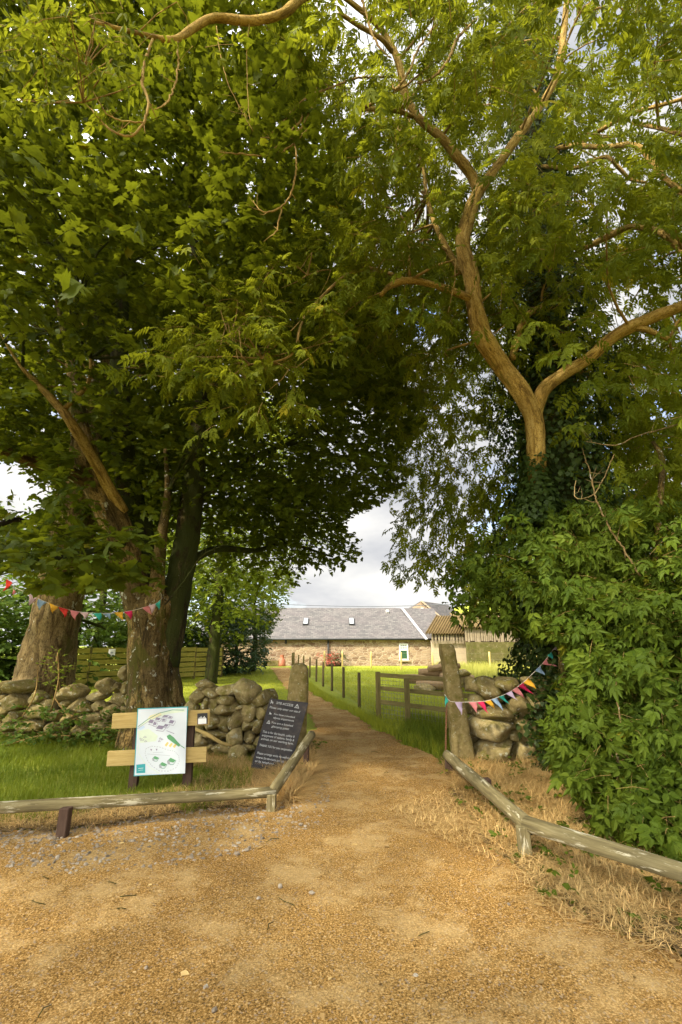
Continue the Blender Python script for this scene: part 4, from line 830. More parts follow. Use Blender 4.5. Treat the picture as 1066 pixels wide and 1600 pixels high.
bk_ok = lambda p: (p[:, 2] > .05) & ~inpoly(proj(p)[:, 0]+rng.normal(0, 9, len(p)), proj(p)[:, 1]+rng.normal(0, 9, len(p)), SKY_HOLES[0])
bo_ok = lambda p: (proj(p)[:, 0] < np.interp(proj(p)[:, 1], [880, 920, 960, 990, 1010, 1060], [520, 450, 437, 420, 422, 400])+rng.normal(0, 5, len(p))) & (p[:, 2] > .05)
back_tree('beech_tree', -5.6, 21.5, 14, 'sunlit yellow green beech behind the sycamore and above the dark bush', 'tree', 'beech_leaf', 4.3, 2.0, 230, 12, T_S, .2, None, .22, .6, bo_ok)
back_tree('rhododendron_bush', -6.3, 29.5, 3.6, 'dark glossy rhododendron bush on the lawn edge at the end of the board fence', 'bush', 'rhododendron_leaf', 2.9, -.4, 110, 12, T_LONG, .26, None, .1, .5, bo_ok)
back_tree('laurel_tree', -5.6, 31.5, 6.2, 'mid green rounded tree rising behind the dark bush beside the barn', 'tree', 'elder_leaf', 2.9, 2.2, 90, 11, T_LONG, .26, None, .15, .6, bo_ok)
fb = MB(); xy = np.array([(-6.9, 25.0), (-6.5, 25.6), (-6.0, 26), (-7.3, 24.6)])
for i, (x, y, h, cw, lb, leaf) in enumerate([(-11.5, 21, 9, 3.4, 'shaded dark green woodland tree just left of the board fence', 'woodland_leaf'), (-9.0, 26, 10, 3.2, 'woodland tree rising behind the board fence between the two trunks', 'woodland_leaf'), (-14.5, 19, 8, 3.4, 'woodland tree at the far left edge under the lowest leaves', 'woodland_leaf'), (-13.5, 27, 12, 4.0, 'tallest woodland tree at the back left of the leaning trunk', 'woodland_leaf'), (-10.4, 31.5, 9, 3.4, 'rear woodland tree seen through the gap above the board fence', 'beech_leaf')]):
    back_tree('woodland_tree', x, y, h, lb, 'tree', leaf, cw, -.6, 90, 11, T_S, .24, 'woodland trees behind the board fence', .2, .7, bk_ok)
rk_ok = lambda p: p[:, 2] > .05
back_tree('yellowing_tree', 17.5, 46, 7.5, 'yellow green tree behind the shed seen left of the ivy trunk', 'tree', 'beech_leaf', 3.5, 1, 70, 10, T_S, .3, None, .2, .8, rk_ok)
for i, (x, y, h, cw, lb) in enumerate([(9.5, 12.5, 8, 3.2, 'green field tree behind the big shrub at the right edge'), (8.5, 17.5, 7, 2.4, 'green field tree beyond the ivy trunk on the right'), (13.5, 19, 10, 4, 'tall green field tree at the far right behind the ash')]):
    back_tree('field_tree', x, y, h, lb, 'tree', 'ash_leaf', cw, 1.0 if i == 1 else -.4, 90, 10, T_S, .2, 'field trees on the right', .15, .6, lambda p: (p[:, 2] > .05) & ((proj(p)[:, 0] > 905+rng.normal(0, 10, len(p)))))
# low growth behind the board fence
for x, y, h, cw, lb in [(-13.6, 20.4, 3.2, 2.2, 'dark hazel bush behind the near end of the board fence'), (-11.6, 24.6, 3.4, 2.2, 'dark hazel bush behind the middle of the board fence'), (-9.6, 28.0, 3.2, 2.0, 'dark hazel bush behind the far end of the board fence'), (-14.2, 16.5, 3.6, 2.4, 'dark hazel bush at the left edge behind the leaning trunk')]:
    back_tree('hazel_bush', x, y, h, lb, 'bush', 'woodland_leaf', cw, -1.2, 70, 10, T_S, .2, 'hazel bushes behind the board fence', .08, .6, bk_ok)
# unseen trees added out of view to shade the gravel
for x, y, h, cw, lb in [(-9.2, -1.6, 13, 3.6, 'unseen tree added on the left to shade the gravel'), (-4.6, -4.6, 13, 3.6, 'unseen tree added behind the viewpoint to shade the gravel')]:
    back_tree('added_shade_tree', x, y, h, lb, 'tree', 'ash_leaf', cw, 4.5, 84, 9, T_S, .24, 'unseen trees added to shade the gravel', .25, .8, None)

# --- undergrowth
ug = thing('bramble_patch', P(90, 1150, 8.5)*np.array((1, 1, 0)), 'low dark weedy bramble along the foot of the left boulder wall', 'weeds')
um = MB(); pu = np.array([P(x+rng.normal(0, 6), y+rng.normal(0, 6), 8.4+rng.normal(0, .12)) for x, y in [(10, 1140), (40, 1135), (70, 1135), (100, 1130), (130, 1135), (160, 1140), (190, 1130), (60, 1150), (20, 1155), (120, 1150), (150, 1155), (90, 1115), (180, 1150), (215, 1140)] for _ in range(2)])
bough_sprays(um, T_S, pu, (-5, 9, 0), 8, .16, .7, .2, 6, .075, lambda p: p[:, 2] > .01, tilt=.6); um.build('foliage', [M['woodland_leaf'], M['twig_bark']], ug)
st = MB(); 
for a, b, c in [((60, 1040), (55, 1085), (35, 1120)), ((85, 1090), (100, 1110), (115, 1120)), ((90, 1020), (92, 1060), (80, 1110)), ((-5, 1170), (60, 1150), (110, 1150))]: tube(st, [P(*a, 8.55), P(*b, 8.45), P(*c, 8.35)], [.008, .012, .014], 6, step=.1)
st.build('stem', M['twig_bark'], ug)
yw = thing('sapling_weed', P(95, 1080, 8.75)*np.array((1, 1, 0)), 'yellowing weed sapling sprouting between the leaning trunk and the boulders', 'weeds')
um = MB(); pu = np.array([P(x, y, 8.7) for x, y in [(85, 1040), (95, 1055), (80, 1065), (110, 1045), (75, 1075), (118, 1055), (90, 1030)]]); bough_sprays(um, T_S, pu, (-5.2, 9, .8), 7, .08, .8, .14, 5, .055, None)
um.build('foliage', [M['beech_leaf'], M['twig_bark']], yw)
st = MB(); tube(st, [P(95, 1090, 8.75), P(92, 1060, 8.72), P(88, 1025, 8.7)], [.01, .009, .006], 6, step=.1); st.build('stem', M['twig_bark'], yw)
wd_ = MB(); q2 = np.concatenate([pts_in(STR_R, 4000, off_path)[:70], pts_in(gp([(430, 1250), (490, 1180), (505, 1150), (480, 1160)]), 3000)[:14], pts_in(gp([(940, 1340), (1066, 1300), (1180, 1400), (1066, 1370)]), 3000)[:60]])
bough_sprays(wd_, T_S, np.concatenate([q2, np.full((len(q2), 1), .05)], 1), (2, 6, -1), 4, .06, .5, .10, 5, .05, lambda p: p[:, 2] > .005, tilt=.5)
tag(wd_.build('ground_weeds', [M['elder_leaf'], M['twig_bark']]), kind='stuff')
iv = thing('ivy_tangle', P(858, 1190, 6.95)*np.array((1, 1, 0)), 'dark ivy tangle at the foot of the right boulder wall', 'ivy')
um = MB(); pu = np.array([P(x, y, 6.85) for x, y in [(850, 1160), (858, 1130), (865, 1100), (872, 1150), (862, 1180), (880, 1120), (875, 1185), (870, 1070), (885, 1060)] for _ in range(2)])
bough_sprays(um, T_IVY, pu, (3.4, 7.5, .6), 8, .1, 1.0, .15, 6, .07, lambda p: p[:, 2] > .01, tilt=.6, up=(0, -.8, .5)); um.build('foliage', [M['ivy_leaf'], M['twig_bark']], iv)

# ------------------------------------------------------------------ boulder walls
def pxm(Y, y=1100): return np.linalg.norm(P(534, y, Y)-P(533, y, Y)), abs(P(533, y-1, Y)[2]-P(533, y, Y)[2])
def wall(label, Y0, stones, core, seed, slope=0.0, xref=0):
    xs = [s[0] for s in stones]; t = thing('boulder_wall', P(sum(xs)/len(xs), 1150, Y0)*np.array((1, 1, 0)), label, 'stone wall')
    for i, s in enumerate(stones):
        x, y, wv, hv = s[:4]; ang = s[4] if len(s) > 4 else 0; Y = Y0 + (x-xref)*slope + (s[5] if len(s) > 5 else 0); mx_, mz = pxm(Y, y)
        hx, hz_ = wv*.57*mx_, hv*.57*mz; hy = max(.13, min(.32, (hx+hz_)*.75))
        V, Fc = rock((hx, hy, hz_), seed*100+i, 3); ca, sa = cos(R(ang)), sin(R(ang))
        V = np.stack((V[:, 0]*ca+V[:, 2]*sa, V[:, 1], -V[:, 0]*sa+V[:, 2]*ca), 1)
        c = P(x, y, Y+hy*.35+rng.normal(0, .02)); V = V + c; V[:, 2] = np.maximum(V[:, 2], -.05)
        mb = MB(); mb.add(V, Fc, 0, True, float(np.clip(rng.normal(.5, .22), 0, 1))); mb.build('stone', M['boulder_stone'], t)
    cmb = MB(); g = np.random.default_rng(seed)
    for i in range(core[4]):
        x = g.uniform(core[0], core[1]); top = core[2] if not callable(core[2]) else core[2](x); y = g.uniform(top, core[3]); Y = Y0+(x-xref)*slope+g.uniform(.35, .7)
        hx = g.uniform(.12, .2); V, Fc = rock((hx, hx*.9, hx*.65), seed*777+i, 2); cmb.add(V+np.maximum(P(x, y, Y), (-99, -99, .06)), Fc, 0, True, float(g.uniform(.1, .6)))
    cmb.build('rubble_core', M['boulder_stone'], t); return t
wall('mossy boulder wall beside the chalkboard and left stone gatepost', 7.75, [(320, 1069, 22, 13), (331, 1081, 30, 17), (310, 1089, 23, 19), (360, 1078, 32, 19), (356, 1093, 25, 14), (385, 1083, 33, 44, 25), (407, 1092, 32, 22, -22), (339, 1099, 16, 38, 8), (324, 1101, 17, 19), (356, 1107, 28, 23, -10), (389, 1115, 20, 33), (408, 1111, 22, 23), (351, 1130, 19, 25, -8), (370, 1126, 24, 31, 15), (388, 1133, 25, 16, -15), (404, 1136, 15, 22, 20), (376, 1107, 15, 9), (334, 1128, 20, 22), (367, 1151, 28, 26), (391, 1151, 21, 19), (336, 1147, 30, 14), (387, 1166, 24, 14), (371, 1180, 28, 27, 0, -.25), (313, 1153, 24, 20), (298, 1105, 20, 16), (312, 1120, 22, 18), (312, 1137, 22, 14), (428, 1130, 22, 30), (428, 1165, 24, 30), (425, 1105, 16, 18), (350, 1168, 28, 18), (325, 1170, 26, 18), (295, 1122, 20, 18), (293, 1142, 22, 18), (290, 1165, 22, 20), (408, 1160, 18, 22), (409, 1180, 22, 16)], (290, 435, 1085, 1175, 50), 1)
wall('tumbled boulder wall running past the two tree trunks on the left', 8.75, [(32, 1073, 38, 21), (29, 1095, 42, 23), (27, 1118, 27, 20), (3, 1075, 20, 20), (4, 1092, 22, 18), (5, 1113, 26, 24), (-25, 1078, 30, 22), (-25, 1100, 34, 24), (117, 1084, 36, 23, -12), (68, 1108, 36, 28, -10), (130, 1104, 34, 21), (168, 1072, 24, 23, -15), (157, 1087, 30, 14), (190, 1092, 24, 20), (199, 1073, 13, 20), (197, 1053, 15, 20), (158, 1103, 20, 17), (105, 1101, 15, 14), (185, 1074, 15, 15), (88, 1119, 24, 16), (115, 1122, 26, 16), (146, 1121, 28, 18), (176, 1113, 28, 20), (197, 1112, 20, 18), (50, 1132, 30, 18), (15, 1134, 30, 18), (90, 1136, 32, 18), (130, 1139, 30, 16), (165, 1135, 30, 20), (200, 1131, 26, 20), (60, 1090, 22, 18), (210, 1092, 18, 22), (285, 1115, 20, 20), (265, 1130, 26, 18)], (-30, 215, 1100, 1130, 34), 2)
wall('large boulder wall under the bunting right of the leaning gatepost', 7.3, [(736, 1070, 20, 21), (763, 1079, 40, 34, 10), (789, 1069, 34, 24), (833, 1067, 40, 21, 8), (862, 1077, 28, 26), (771, 1113, 46, 28), (807, 1106, 30, 36, -5), (837, 1098, 32, 34), (765, 1140, 56, 38, 4), (769, 1169, 49, 34, -4), (767, 1192, 32, 22), (824, 1143, 26, 50, -32), (803, 1150, 25, 17, 30), (847, 1124, 42, 38), (816, 1178, 36, 52, -22), (847, 1193, 24, 22), (794, 1198, 25, 17), (789, 1181, 15, 14), (797, 1133, 15, 18), (880, 1105, 34, 34), (885, 1145, 36, 32), (880, 1182, 36, 30), (850, 1160, 30, 26), (745, 1095, 22, 18), (905, 1090, 34, 30), (915, 1130, 34, 34), (915, 1170, 34, 34), (742, 1200, 18, 14)], (730, 900, 1078, 1195, 46), 3)

# ------------------------------------------------------------------ stone gateposts
def gatepost(label, outline, Y, depth, seed):
    pts = np.array([P(x, y, Y) for x, y in outline]); zs = pts[:, 2]; c0 = pts[:, 0].mean()
    t = thing('stone_gatepost', (c0, Y+depth/2, 0), label, 'gatepost', None)
    # outline is given as rows (left x, right x, y)
    return t
def pillar(label, rows, Y, depth, seed):
    c0 = P((rows[-1][0]+rows[-1][1])/2, rows[-1][2], Y); t = thing('stone_gatepost', (c0[0], Y+depth/2, 0), label, 'gatepost', 'stone gateposts either side of the path')
    ys = np.linspace(rows[0][2], rows[-1][2], 46); xl = np.interp(ys, [r[2] for r in rows], [r[0] for r in rows]); xr = np.interp(ys, [r[2] for r in rows], [r[1] for r in rows])
    rings = []; seg = 28; a = np.linspace(0, 2*pi, seg, endpoint=False); e = .45
    sx = np.sign(np.cos(a))*np.abs(np.cos(a))**e; sy = np.sign(np.sin(a))*np.abs(np.sin(a))**e
    for k, (y, l_, r_) in enumerate(zip(ys, xl, xr)):
        A, B_ = P(l_, y, Y), P(r_, y, Y); c = (A+B_)/2; hw = (B_[0]-A[0])/2; dd = depth/2*min(1, .55+k*.15)
        rings.append(np.stack((c[0]+sx*hw, Y+depth/2+sy*dd, np.full(seg, max(c[2], -.03))), 1))
    V = np.array(rings); n = len(V); V = V + unit(V-V.mean(1, keepdims=True))*(.014*Wob(seed, 7)(V)+.008*Wob(seed+1, 22)(V))[..., None]
    i = np.arange(n-1)[:, None]*seg; j = np.arange(seg)[None]; k2 = (j+1) % seg
    mb = MB(); mb.add(V.reshape(-1, 3), [np.stack((i+j, i+seg+j, i+seg+k2, i+k2), -1).reshape(-1, 4), np.arange(seg)[None]], 0, True); mb.build('pillar', M['granite_stone'], t); return t
pillar('tall granite gatepost leaning left beside the bunting and boulder wall', [(691, 709, 1006), (690, 712, 1010), (697, 722, 1060), (701, 729, 1100), (706, 738, 1150), (712, 748, 1196), (712, 749, 1206)], 7.22, .30, 5)
pillar('shorter rounded granite gatepost behind the leaning chalkboard', [(459, 472, 1037), (455, 478, 1040), (453, 481, 1048), (450, 481, 1070), (448, 480, 1100), (444, 478, 1140), (440, 476, 1195)], 7.55, .28, 8)

# ------------------------------------------------------------------ low rails
def post_obj(parent, base_px, top_z, w_, d_, mat, name='post', lean=0.0):
    b = G(*base_px); mb = MB(); box(mb, (b[0], b[1], top_z/2-.05), (w_/2, d_/2, top_z/2+.05), ch=.006, jit=.002); return mb.build(name, M[mat], parent)
lr = thing('low_rail', G(424, 1268), 'low weathered rail with lichen along the grass in front of the map board', 'rail fence')
def rail(parent, p, q, r, flat=1.0, seed=1, name='rail'):
    mb = MB(); p = np.asarray(p, float); q = np.asarray(q, float); pts = [p+(q-p)*t for t in np.linspace(0, 1, 14)]; tube(mb, pts, [r]*14, 14, 0, .05, seed, wf=3)
    if flat != 1.0:
        V, t_, c_ = mb.V[0]; T_ = unit(q-p); rel = V-p; ax = p + np.outer(rel @ T_, T_); d = V-ax; d[:, 2] = np.where(d[:, 2] < -r*.35, -r*.35, d[:, 2]); mb.V[0] = (ax+d, t_, c_)
    return mb.build(name, M['rail_wood'], parent)
cA = P(425, 1240, 5.38); endL = P(-160, 1274, 4.36); rail(lr, cA+np.array((.03, 0, .0)), endL, .062, .5, 3)
rail(lr, P(487, 1148, 6.75), cA+np.array((0, -.03, .01)), .055, 1, 5)
post_obj(lr, (424, 1270), .17, .085, .08, 'rail_wood'); post_obj(lr, (97, 1310), .235, .085, .07, 'brown_wood'); post_obj(lr, (478, 1207), .36, .07, .07, 'brown_wood')
rr_ = thing('low_rail', G(822, 1345), 'low lichen covered rail bordering the gravel below the right boulder wall', 'rail fence')
pA, pB = P(699, 1180, 6.72), P(822, 1290, 4.26); rail(rr_, pA, pB+np.array((.02, -.02, 0)), .062, 1, 7)
q = G(1066, 1364, .25); dv = unit(q-np.array((pB[0], pB[1], .25))); rail(rr_, pB, np.array((pB[0], pB[1], .25))+dv*2.6, .068, .5, 9)
for px, z in (((702, 1212), .24), ((762, 1252), .22), ((822, 1347), .24)): post_obj(rr_, px, z, .085, .08, 'rail_wood' if px[0] > 800 else 'brown_wood')
b_ = np.array((pB[0], pB[1], 0))+dv*2.4; mb = MB(); box(mb, (b_[0], b_[1], .06), (.042, .04, .16)); mb.build('post', M['rail_wood'], rr_)

# ------------------------------------------------------------------ writing helper
def text_mesh(s, size, shear=0.0, align='LEFT'):
    cu = bpy.data.curves.new('lettering', 'FONT'); cu.body = s; cu.size = size; cu.shear = shear; cu.align_x = align; cu.resolution_u = 2; cu.offset = 0
    o = bpy.data.objects.new('lettering', cu); COL.objects.link(o); dg = bpy.context.evaluated_depsgraph_get(); me = o.evaluated_get(dg).to_mesh()
    V = np.array([v.co[:] for v in me.vertices]); Fs = [list(p.vertices) for p in me.polygons]; o.evaluated_get(dg).to_mesh_clear(); bpy.data.objects.remove(o); bpy.data.curves.remove(cu)
    return V, Fs
class Plane:
    """board surface: u right, v up, n towards the viewer"""
    def __init__(s, o, u, v): s.o = np.asarray(o, float); s.u = unit(u); s.v = unit(v); s.n = np.cross(s.u, s.v)
    def at(s, a, b, c=.003): return s.o + s.u*a + s.v*b + s.n*c
    def text(s, mb, txt, a, b, size, shear=.25, rot=0.0, m=0, c=.0035, maxw=None):
        V, Fs = text_mesh(txt, size, shear)
        if maxw and np.ptp(V[:, 0]) > maxw: V[:, 0] *= maxw/np.ptp(V[:, 0])
        ca, sa = cos(rot), sin(rot); x = V[:, 0]*ca-V[:, 1]*sa+a; y = V[:, 0]*sa+V[:, 1]*ca+b
        W = s.o + x[:, None]*s.u + y[:, None]*s.v + c*s.n
        mb.add(W, [np.array([f]) for f in Fs], m)
    def quadline(s, mb, pts, w_, m=0, c=.0035, close=False):
        pts = np.asarray(pts, float)
        if close: pts = np.concatenate([pts, pts[:1]])
        for k, (p, q) in enumerate(zip(pts[:-1], pts[1:])):
            d = unit(q-p); nn = np.array((-d[1], d[0]))*w_/2; cc = c + .0001*(k % 3)
            mb.poly([s.at(*(p-nn-d*w_*.3), cc), s.at(*(q-nn+d*w_*.3), cc), s.at(*(q+nn+d*w_*.3), cc), s.at(*(p+nn-d*w_*.3), cc)], m)
    def shape(s, mb, pts, m=0, c=.003): mb.poly([s.at(a, b, c) for a, b in pts], m)

# ------------------------------------------------------------------ chalkboard
cbb, cbt = 6.78, 7.45
bl, br, tl_, tr_ = P(392, 1199, cbb), P(451, 1209, cbb), P(422, 1091, cbt), P(482, 1098, cbt)
cb = thing('chalkboard', (bl+br)/2*np.array((1, 1, 0)), 'black chalkboard with handwritten rules leaning on the shorter gatepost', 'chalkboard')
nn = unit(np.cross(br-bl, tl_-bl)); mb = MB(); dr_ = np.array(ray(482, 1098)); tr_ = np.array((0, 0, EYE)) + dr_*np.dot(bl-np.array((0, 0, EYE)), nn)/np.dot(dr_, nn); dr_ = np.array(ray(451, 1209)); prism(mb, [bl, br, tr_, tl_], -nn*.018); mb.build('board', M['chalk_board'], cb)
pl = Plane(bl, br-bl, tl_-bl); W_ = np.linalg.norm(br-bl); H_ = np.linalg.norm(tl_-bl); ux = unit(br-bl)
pl.v = unit((tl_-bl) - 0*ux); pl.n = nn
W2 = np.linalg.norm(tr_-tl_)
def cl_(txt, row, size, x0=.06, shear=.12, maxw=None):
    tm_ = MB(); pl.text(tm_, txt, W_*x0, H_*row, size, shear, 0, maxw=(maxw or .9)*min(W_, W2)); tm_.build('lettering', M['chalk_white'], cb)
cl_('SITE ACCESS', .925, .055, .22, .0, .5)
cl_('Please only enter our site if', .845, .050, .06)
cl_('You have a booked', .755, .044, .22, maxw=.62); cl_('alpaca experience', .70, .044, .24, maxw=.6)
cl_('You are a booked', .625, .044, .22, maxw=.62); cl_('glamping guest', .57, .044, .26, maxw=.5)
cl_('This is for the health, safety &', .475, .048, .05); cl_('enjoyment of visitors, family &', .425, .048, .06); cl_('animals on our working farm.', .375, .048, .06)
cl_('THANK YOU for your cooperation', .285, .046, .06, .05); cl_('Please arrange visits via website', .18, .046, .06); cl_('www.farmvisits.co.uk', .125, .044, .06, maxw=.75); cl_('or by telephone', .075, .042, .06, maxw=.5)
alp = np.array([(0, 0), (.12, 0), (.14, .3), (.5, .3), (.52, 0), (.64, 0), (.66, .45), (.6, .6), (.3, .6), (.22, .95), (.02, 1.0), (0, .85), (.08, .78), (.08, .5)])
for (x, y, s_) in ((.05, .915, .06), (.10, .745, .045)):
    ic = MB(); pl.shape(ic, alp*s_+np.array((W_*x, H_*y)), 0, .0036); ic.build('chalk_icon', M['chalk_white'], cb)
for (x, y, s_) in ((.78, .915, .06), (.10, .615, .045)):
    ic = MB(); pl.quadline(ic, np.array([(0, 0), (.5, 1), (1, 0)])*s_+np.array((W_*x, H_*y)), .006, close=True); pl.quadline(ic, np.array([(.5, 0), (.5, .6)])*s_+np.array((W_*x, H_*y)), .005); ic.build('chalk_icon', M['chalk_white'], cb)

# ------------------------------------------------------------------ map board
YM = 5.95
mbd = thing('map_board', G(248, 1240), 'farm map panel on two horizontal planks with dark brown posts', 'sign')
for x0, x1, x2, x3, yb in ((211, 223, 211, 198, 1242), (290, 303, 297, 284, 1238)):
    mb = MB(); f = [P(x0, 1128, YM+.05), P(x1, 1128, YM+.05), P(x2, yb+4, YM+.05), P(x3, yb+4, YM+.05)]; prism(mb, f, (0, .07, 0)); mb.build('post', M['brown_wood'], mbd)
for c4 in ([(175, 1115), (327, 1109), (328, 1133), (174, 1139)], [(168, 1174), (323, 1167), (322, 1191), (166, 1198)]):
    mb = MB(); f = np.array([P(x, y, YM) for x, y in c4]); c = f.mean(0); u = unit(f[1]-f[0]); v = unit(f[0]-f[3]); v = unit(v-u*np.dot(u, v)); L_ = np.linalg.norm(f[1]-f[0]); hgt = np.linalg.norm(f[0]-f[3])
    box(mb, c+np.array((0, .02, 0)), (L_/2, .018, hgt/2), np.array((u, np.cross(v, u), v)), .004); mb.build('plank', M['plank_wood'], mbd)
pc = np.array([P(215, 1107, YM-.035), P(294, 1104, YM-.035), P(287, 1208, YM-.035), P(209, 1213, YM-.035)]); mb = MB(); prism(mb, pc, (0, .016, 0)); mp_ = mb.build('panel', M['teal_paint'], mbd)
pu, pv = pc[1]-pc[0], pc[0]-pc[3]; pw, ph = np.linalg.norm(pu), np.linalg.norm(pv)
class Sk(Plane):
    def __init__(s): s.o = pc[3]; s.u = pu; s.v = pv; s.n = np.array((0, -1.0, 0))
pk = Sk()
def mpx(x, y):                                  # map artwork coordinates measured on the photo (sixfold crop)
    fx, fy = (x-290)/450., (785-y)/628.; return (fx - (fy*.5-.0)*0.125*1.02+.0, fy)
def mq(L_): 
    o = []
    for x, y in L_:
        v = (785-y)/(785-152.); xl = 290+(350-290)*v; xr = 752+(800-752)*v; o.append(((x-xl)/(xr-xl), min(max((y-785)/(152-785.), 0), 1)))
    return o
art = MB(); mats_art = ['map_paper', 'ink_violet', 'ink_green', 'ink_yellow', 'ink_cream', 'ink_grey', 'ink_teal', 'ink_blue', 'ink_pale', 'teal_paint', 'white_paint']
pk.shape(art, [(.018, .013), (.982, .013), (.982, .987), (.018, .987)], 0, .0012)
def shp(L_, m, c=.0018): pk.shape(art, mq(L_), m, c)
def lin(L_, w_, m, c=.0024, close=False): pk.quadline(art, mq(L_), w_, m, c, close)
shp([(350, 320), (450, 250), (560, 200), (690, 170), (770, 172), (770, 200), (620, 215), (470, 270), (380, 320)], 8); shp([(345, 370), (440, 350), (520, 420), (500, 470), (360, 480)], 8, .0016)
shp([(430, 262), (460, 225), (560, 195), (560, 225), (480, 255)], 4, .002); shp([(350, 345), (400, 318), (410, 335), (370, 360)], 7)
lin([(350, 325), (430, 265), (540, 205), (660, 178), (760, 185)], .012, 6); lin([(345, 345), (440, 280), (560, 225)], .008, 5)
bc = np.random.default_rng(5)
for (x, y, w_, h_) in [(470, 290, 60, 60), (530, 265, 60, 40), (600, 240, 70, 30), (650, 300, 60, 55), (550, 350, 90, 60), (600, 330, 50, 40), (500, 310, 40, 50), (580, 275, 40, 30), (640, 250, 40, 24)]:
    shp([(x-w_/2, y+h_*.3), (x+w_*.2, y+h_*.5), (x+w_/2, y), (x-w_*.1, y-h_*.3)], 0, .0021); shp([(x-w_/2, y), (x+w_*.1, y+h_*.2), (x+w_*.4, y-h_*.3), (x-w_*.2, y-h_*.5)], 1, .0026)
    lin([(x-w_/2, y+h_*.3), (x+w_*.2, y+h_*.5), (x+w_/2, y), (x+w_/2, y-h_*.3)], .007, 1, .003); lin([(x-w_*.3, y+h_*.1), (x-w_*.3, y+h_*.4)], .006, 5, .003)
lin([(600, 375), (665, 405)], .008, 1)
for (x, y, s_) in [(380, 450, 16), (405, 425, 14), (410, 465, 12), (365, 440, 9)]: lin([(x-s_, y+s_*.4), (x, y-s_*.5), (x+s_, y+s_*.3), (x, y+s_*.6)], .007, 5, close=True)
shp([(598, 425), (625, 410), (660, 440), (690, 480), (718, 515), (700, 530), (640, 480), (605, 450)], 2); lin([(718, 520), (750, 545)], .012, 2)
for k_ in range(3): shp([(575+k_*35, 510+k_*8), (600+k_*35, 480+k_*10), (615+k_*35, 490+k_*10), (592+k_*35, 525+k_*8)], 3)
for (x, y) in [(530, 470), (555, 455), (540, 445)]: lin([(x-10, y+6), (x, y-8), (x+10, y+4)], .006, 1, close=True)
loop = [(400, 580), (410, 535), (460, 515), (530, 525), (600, 555), (660, 570), (695, 610), (700, 660), (670, 720), (600, 750), (520, 745), (460, 700), (420, 650)]
lp_ = np.array(loop+loop[:1], float)
for a_, b_ in zip(lp_[:-1], lp_[1:]):
    for t in (0, .33, .66): lin([tuple(a_+(b_-a_)*t), tuple(a_+(b_-a_)*(t+.14))], .008, 5)
lin([(345, 500), (345, 580), (390, 660), (450, 720), (520, 765)], .008, 8); lin([(420, 585), (620, 610)], .004, 5); lin([(470, 575), (560, 575)], .004, 5)
for (x, y) in [(455, 550), (503, 550)]: shp([(x-8, y-10), (x, y+12), (x+9, y-8)], 1)
for (x, y, s_) in [(492, 632, 32), (555, 695, 38), (632, 662, 42)]:
    shp([(x-s_, y-s_*.1), (x-s_*.2, y-s_*.8), (x+s_*.9, y-s_*.2), (x+s_*.3, y+s_*.3)], 2, .002); shp([(x-s_, y-s_*.1), (x-s_*.9, y+s_*.6), (x-s_*.3, y+s_*.7), (x-s_*.5, y-s_*.3)], 5, .0026); lin([(x-s_*.4, y+s_*.7), (x+s_*.3, y+s_*.7), (x+s_*.9, y-s_*.1)], .009, 6, .003)
shp([(318, 680), (398, 675), (394, 757), (316, 758)], 9, .002); lin([(335, 715), (378, 713)], .006, 10, .0026); lin([(335, 732), (375, 730)], .004, 10, .0026)
art.build('map_artwork', [M[x] for x in mats_art], mp_)
nb = MB(); f = np.array([P(308.5, 1115, YM-.02), P(324, 1114, YM-.02), P(324, 1131, YM-.02), P(308.5, 1132, YM-.02)]); prism(nb, f, (0, .012, 0)); npl = nb.build('notice_plate', M['black_plastic'], mbd)
nb = MB(); o = f; lerp = lambda a, b, t: a+(b-a)*t
L1, R1 = lerp(o[0], o[3], .5), lerp(o[1], o[2], .5); nvec = np.array((0, -.002, 0))
nb.poly([lerp(L1, R1, .08)+nvec, lerp(o[3], o[2], .08)*.95+lerp(L1, R1, .08)*.05+nvec, lerp(o[3], o[2], .92)*.95+lerp(L1, R1, .92)*.05+nvec, lerp(L1, R1, .92)+nvec], 0)
for k_ in range(7):
    t0 = .14+k_*.11; a_ = lerp(L1, R1, t0); hgt = (o[0]-L1)*(.2+.25*((k_*37) % 3)/2); nb.poly([a_+nvec, lerp(L1, R1, t0+.06)+nvec, lerp(L1, R1, t0+.05)+hgt+nvec, a_+hgt+nvec], 0)
nb.build('notice_print', M['white_paint'], npl)
bst = thing('fallen_branch', P(340, 1140, 7.2)*np.array((1, 1, 0)), 'bare fallen branch lying against the boulders behind the map board', 'branch'); mb = MB(); tube(mb, [P(303, 1138, 7.25), P(325, 1148, 7.2), P(345, 1160, 7.2), P(362, 1165, 7.25)], [.022, .026, .024, .018], 9, 0, .08, 4, step=.06); mb.build('limb', M['plank_wood'], bst)

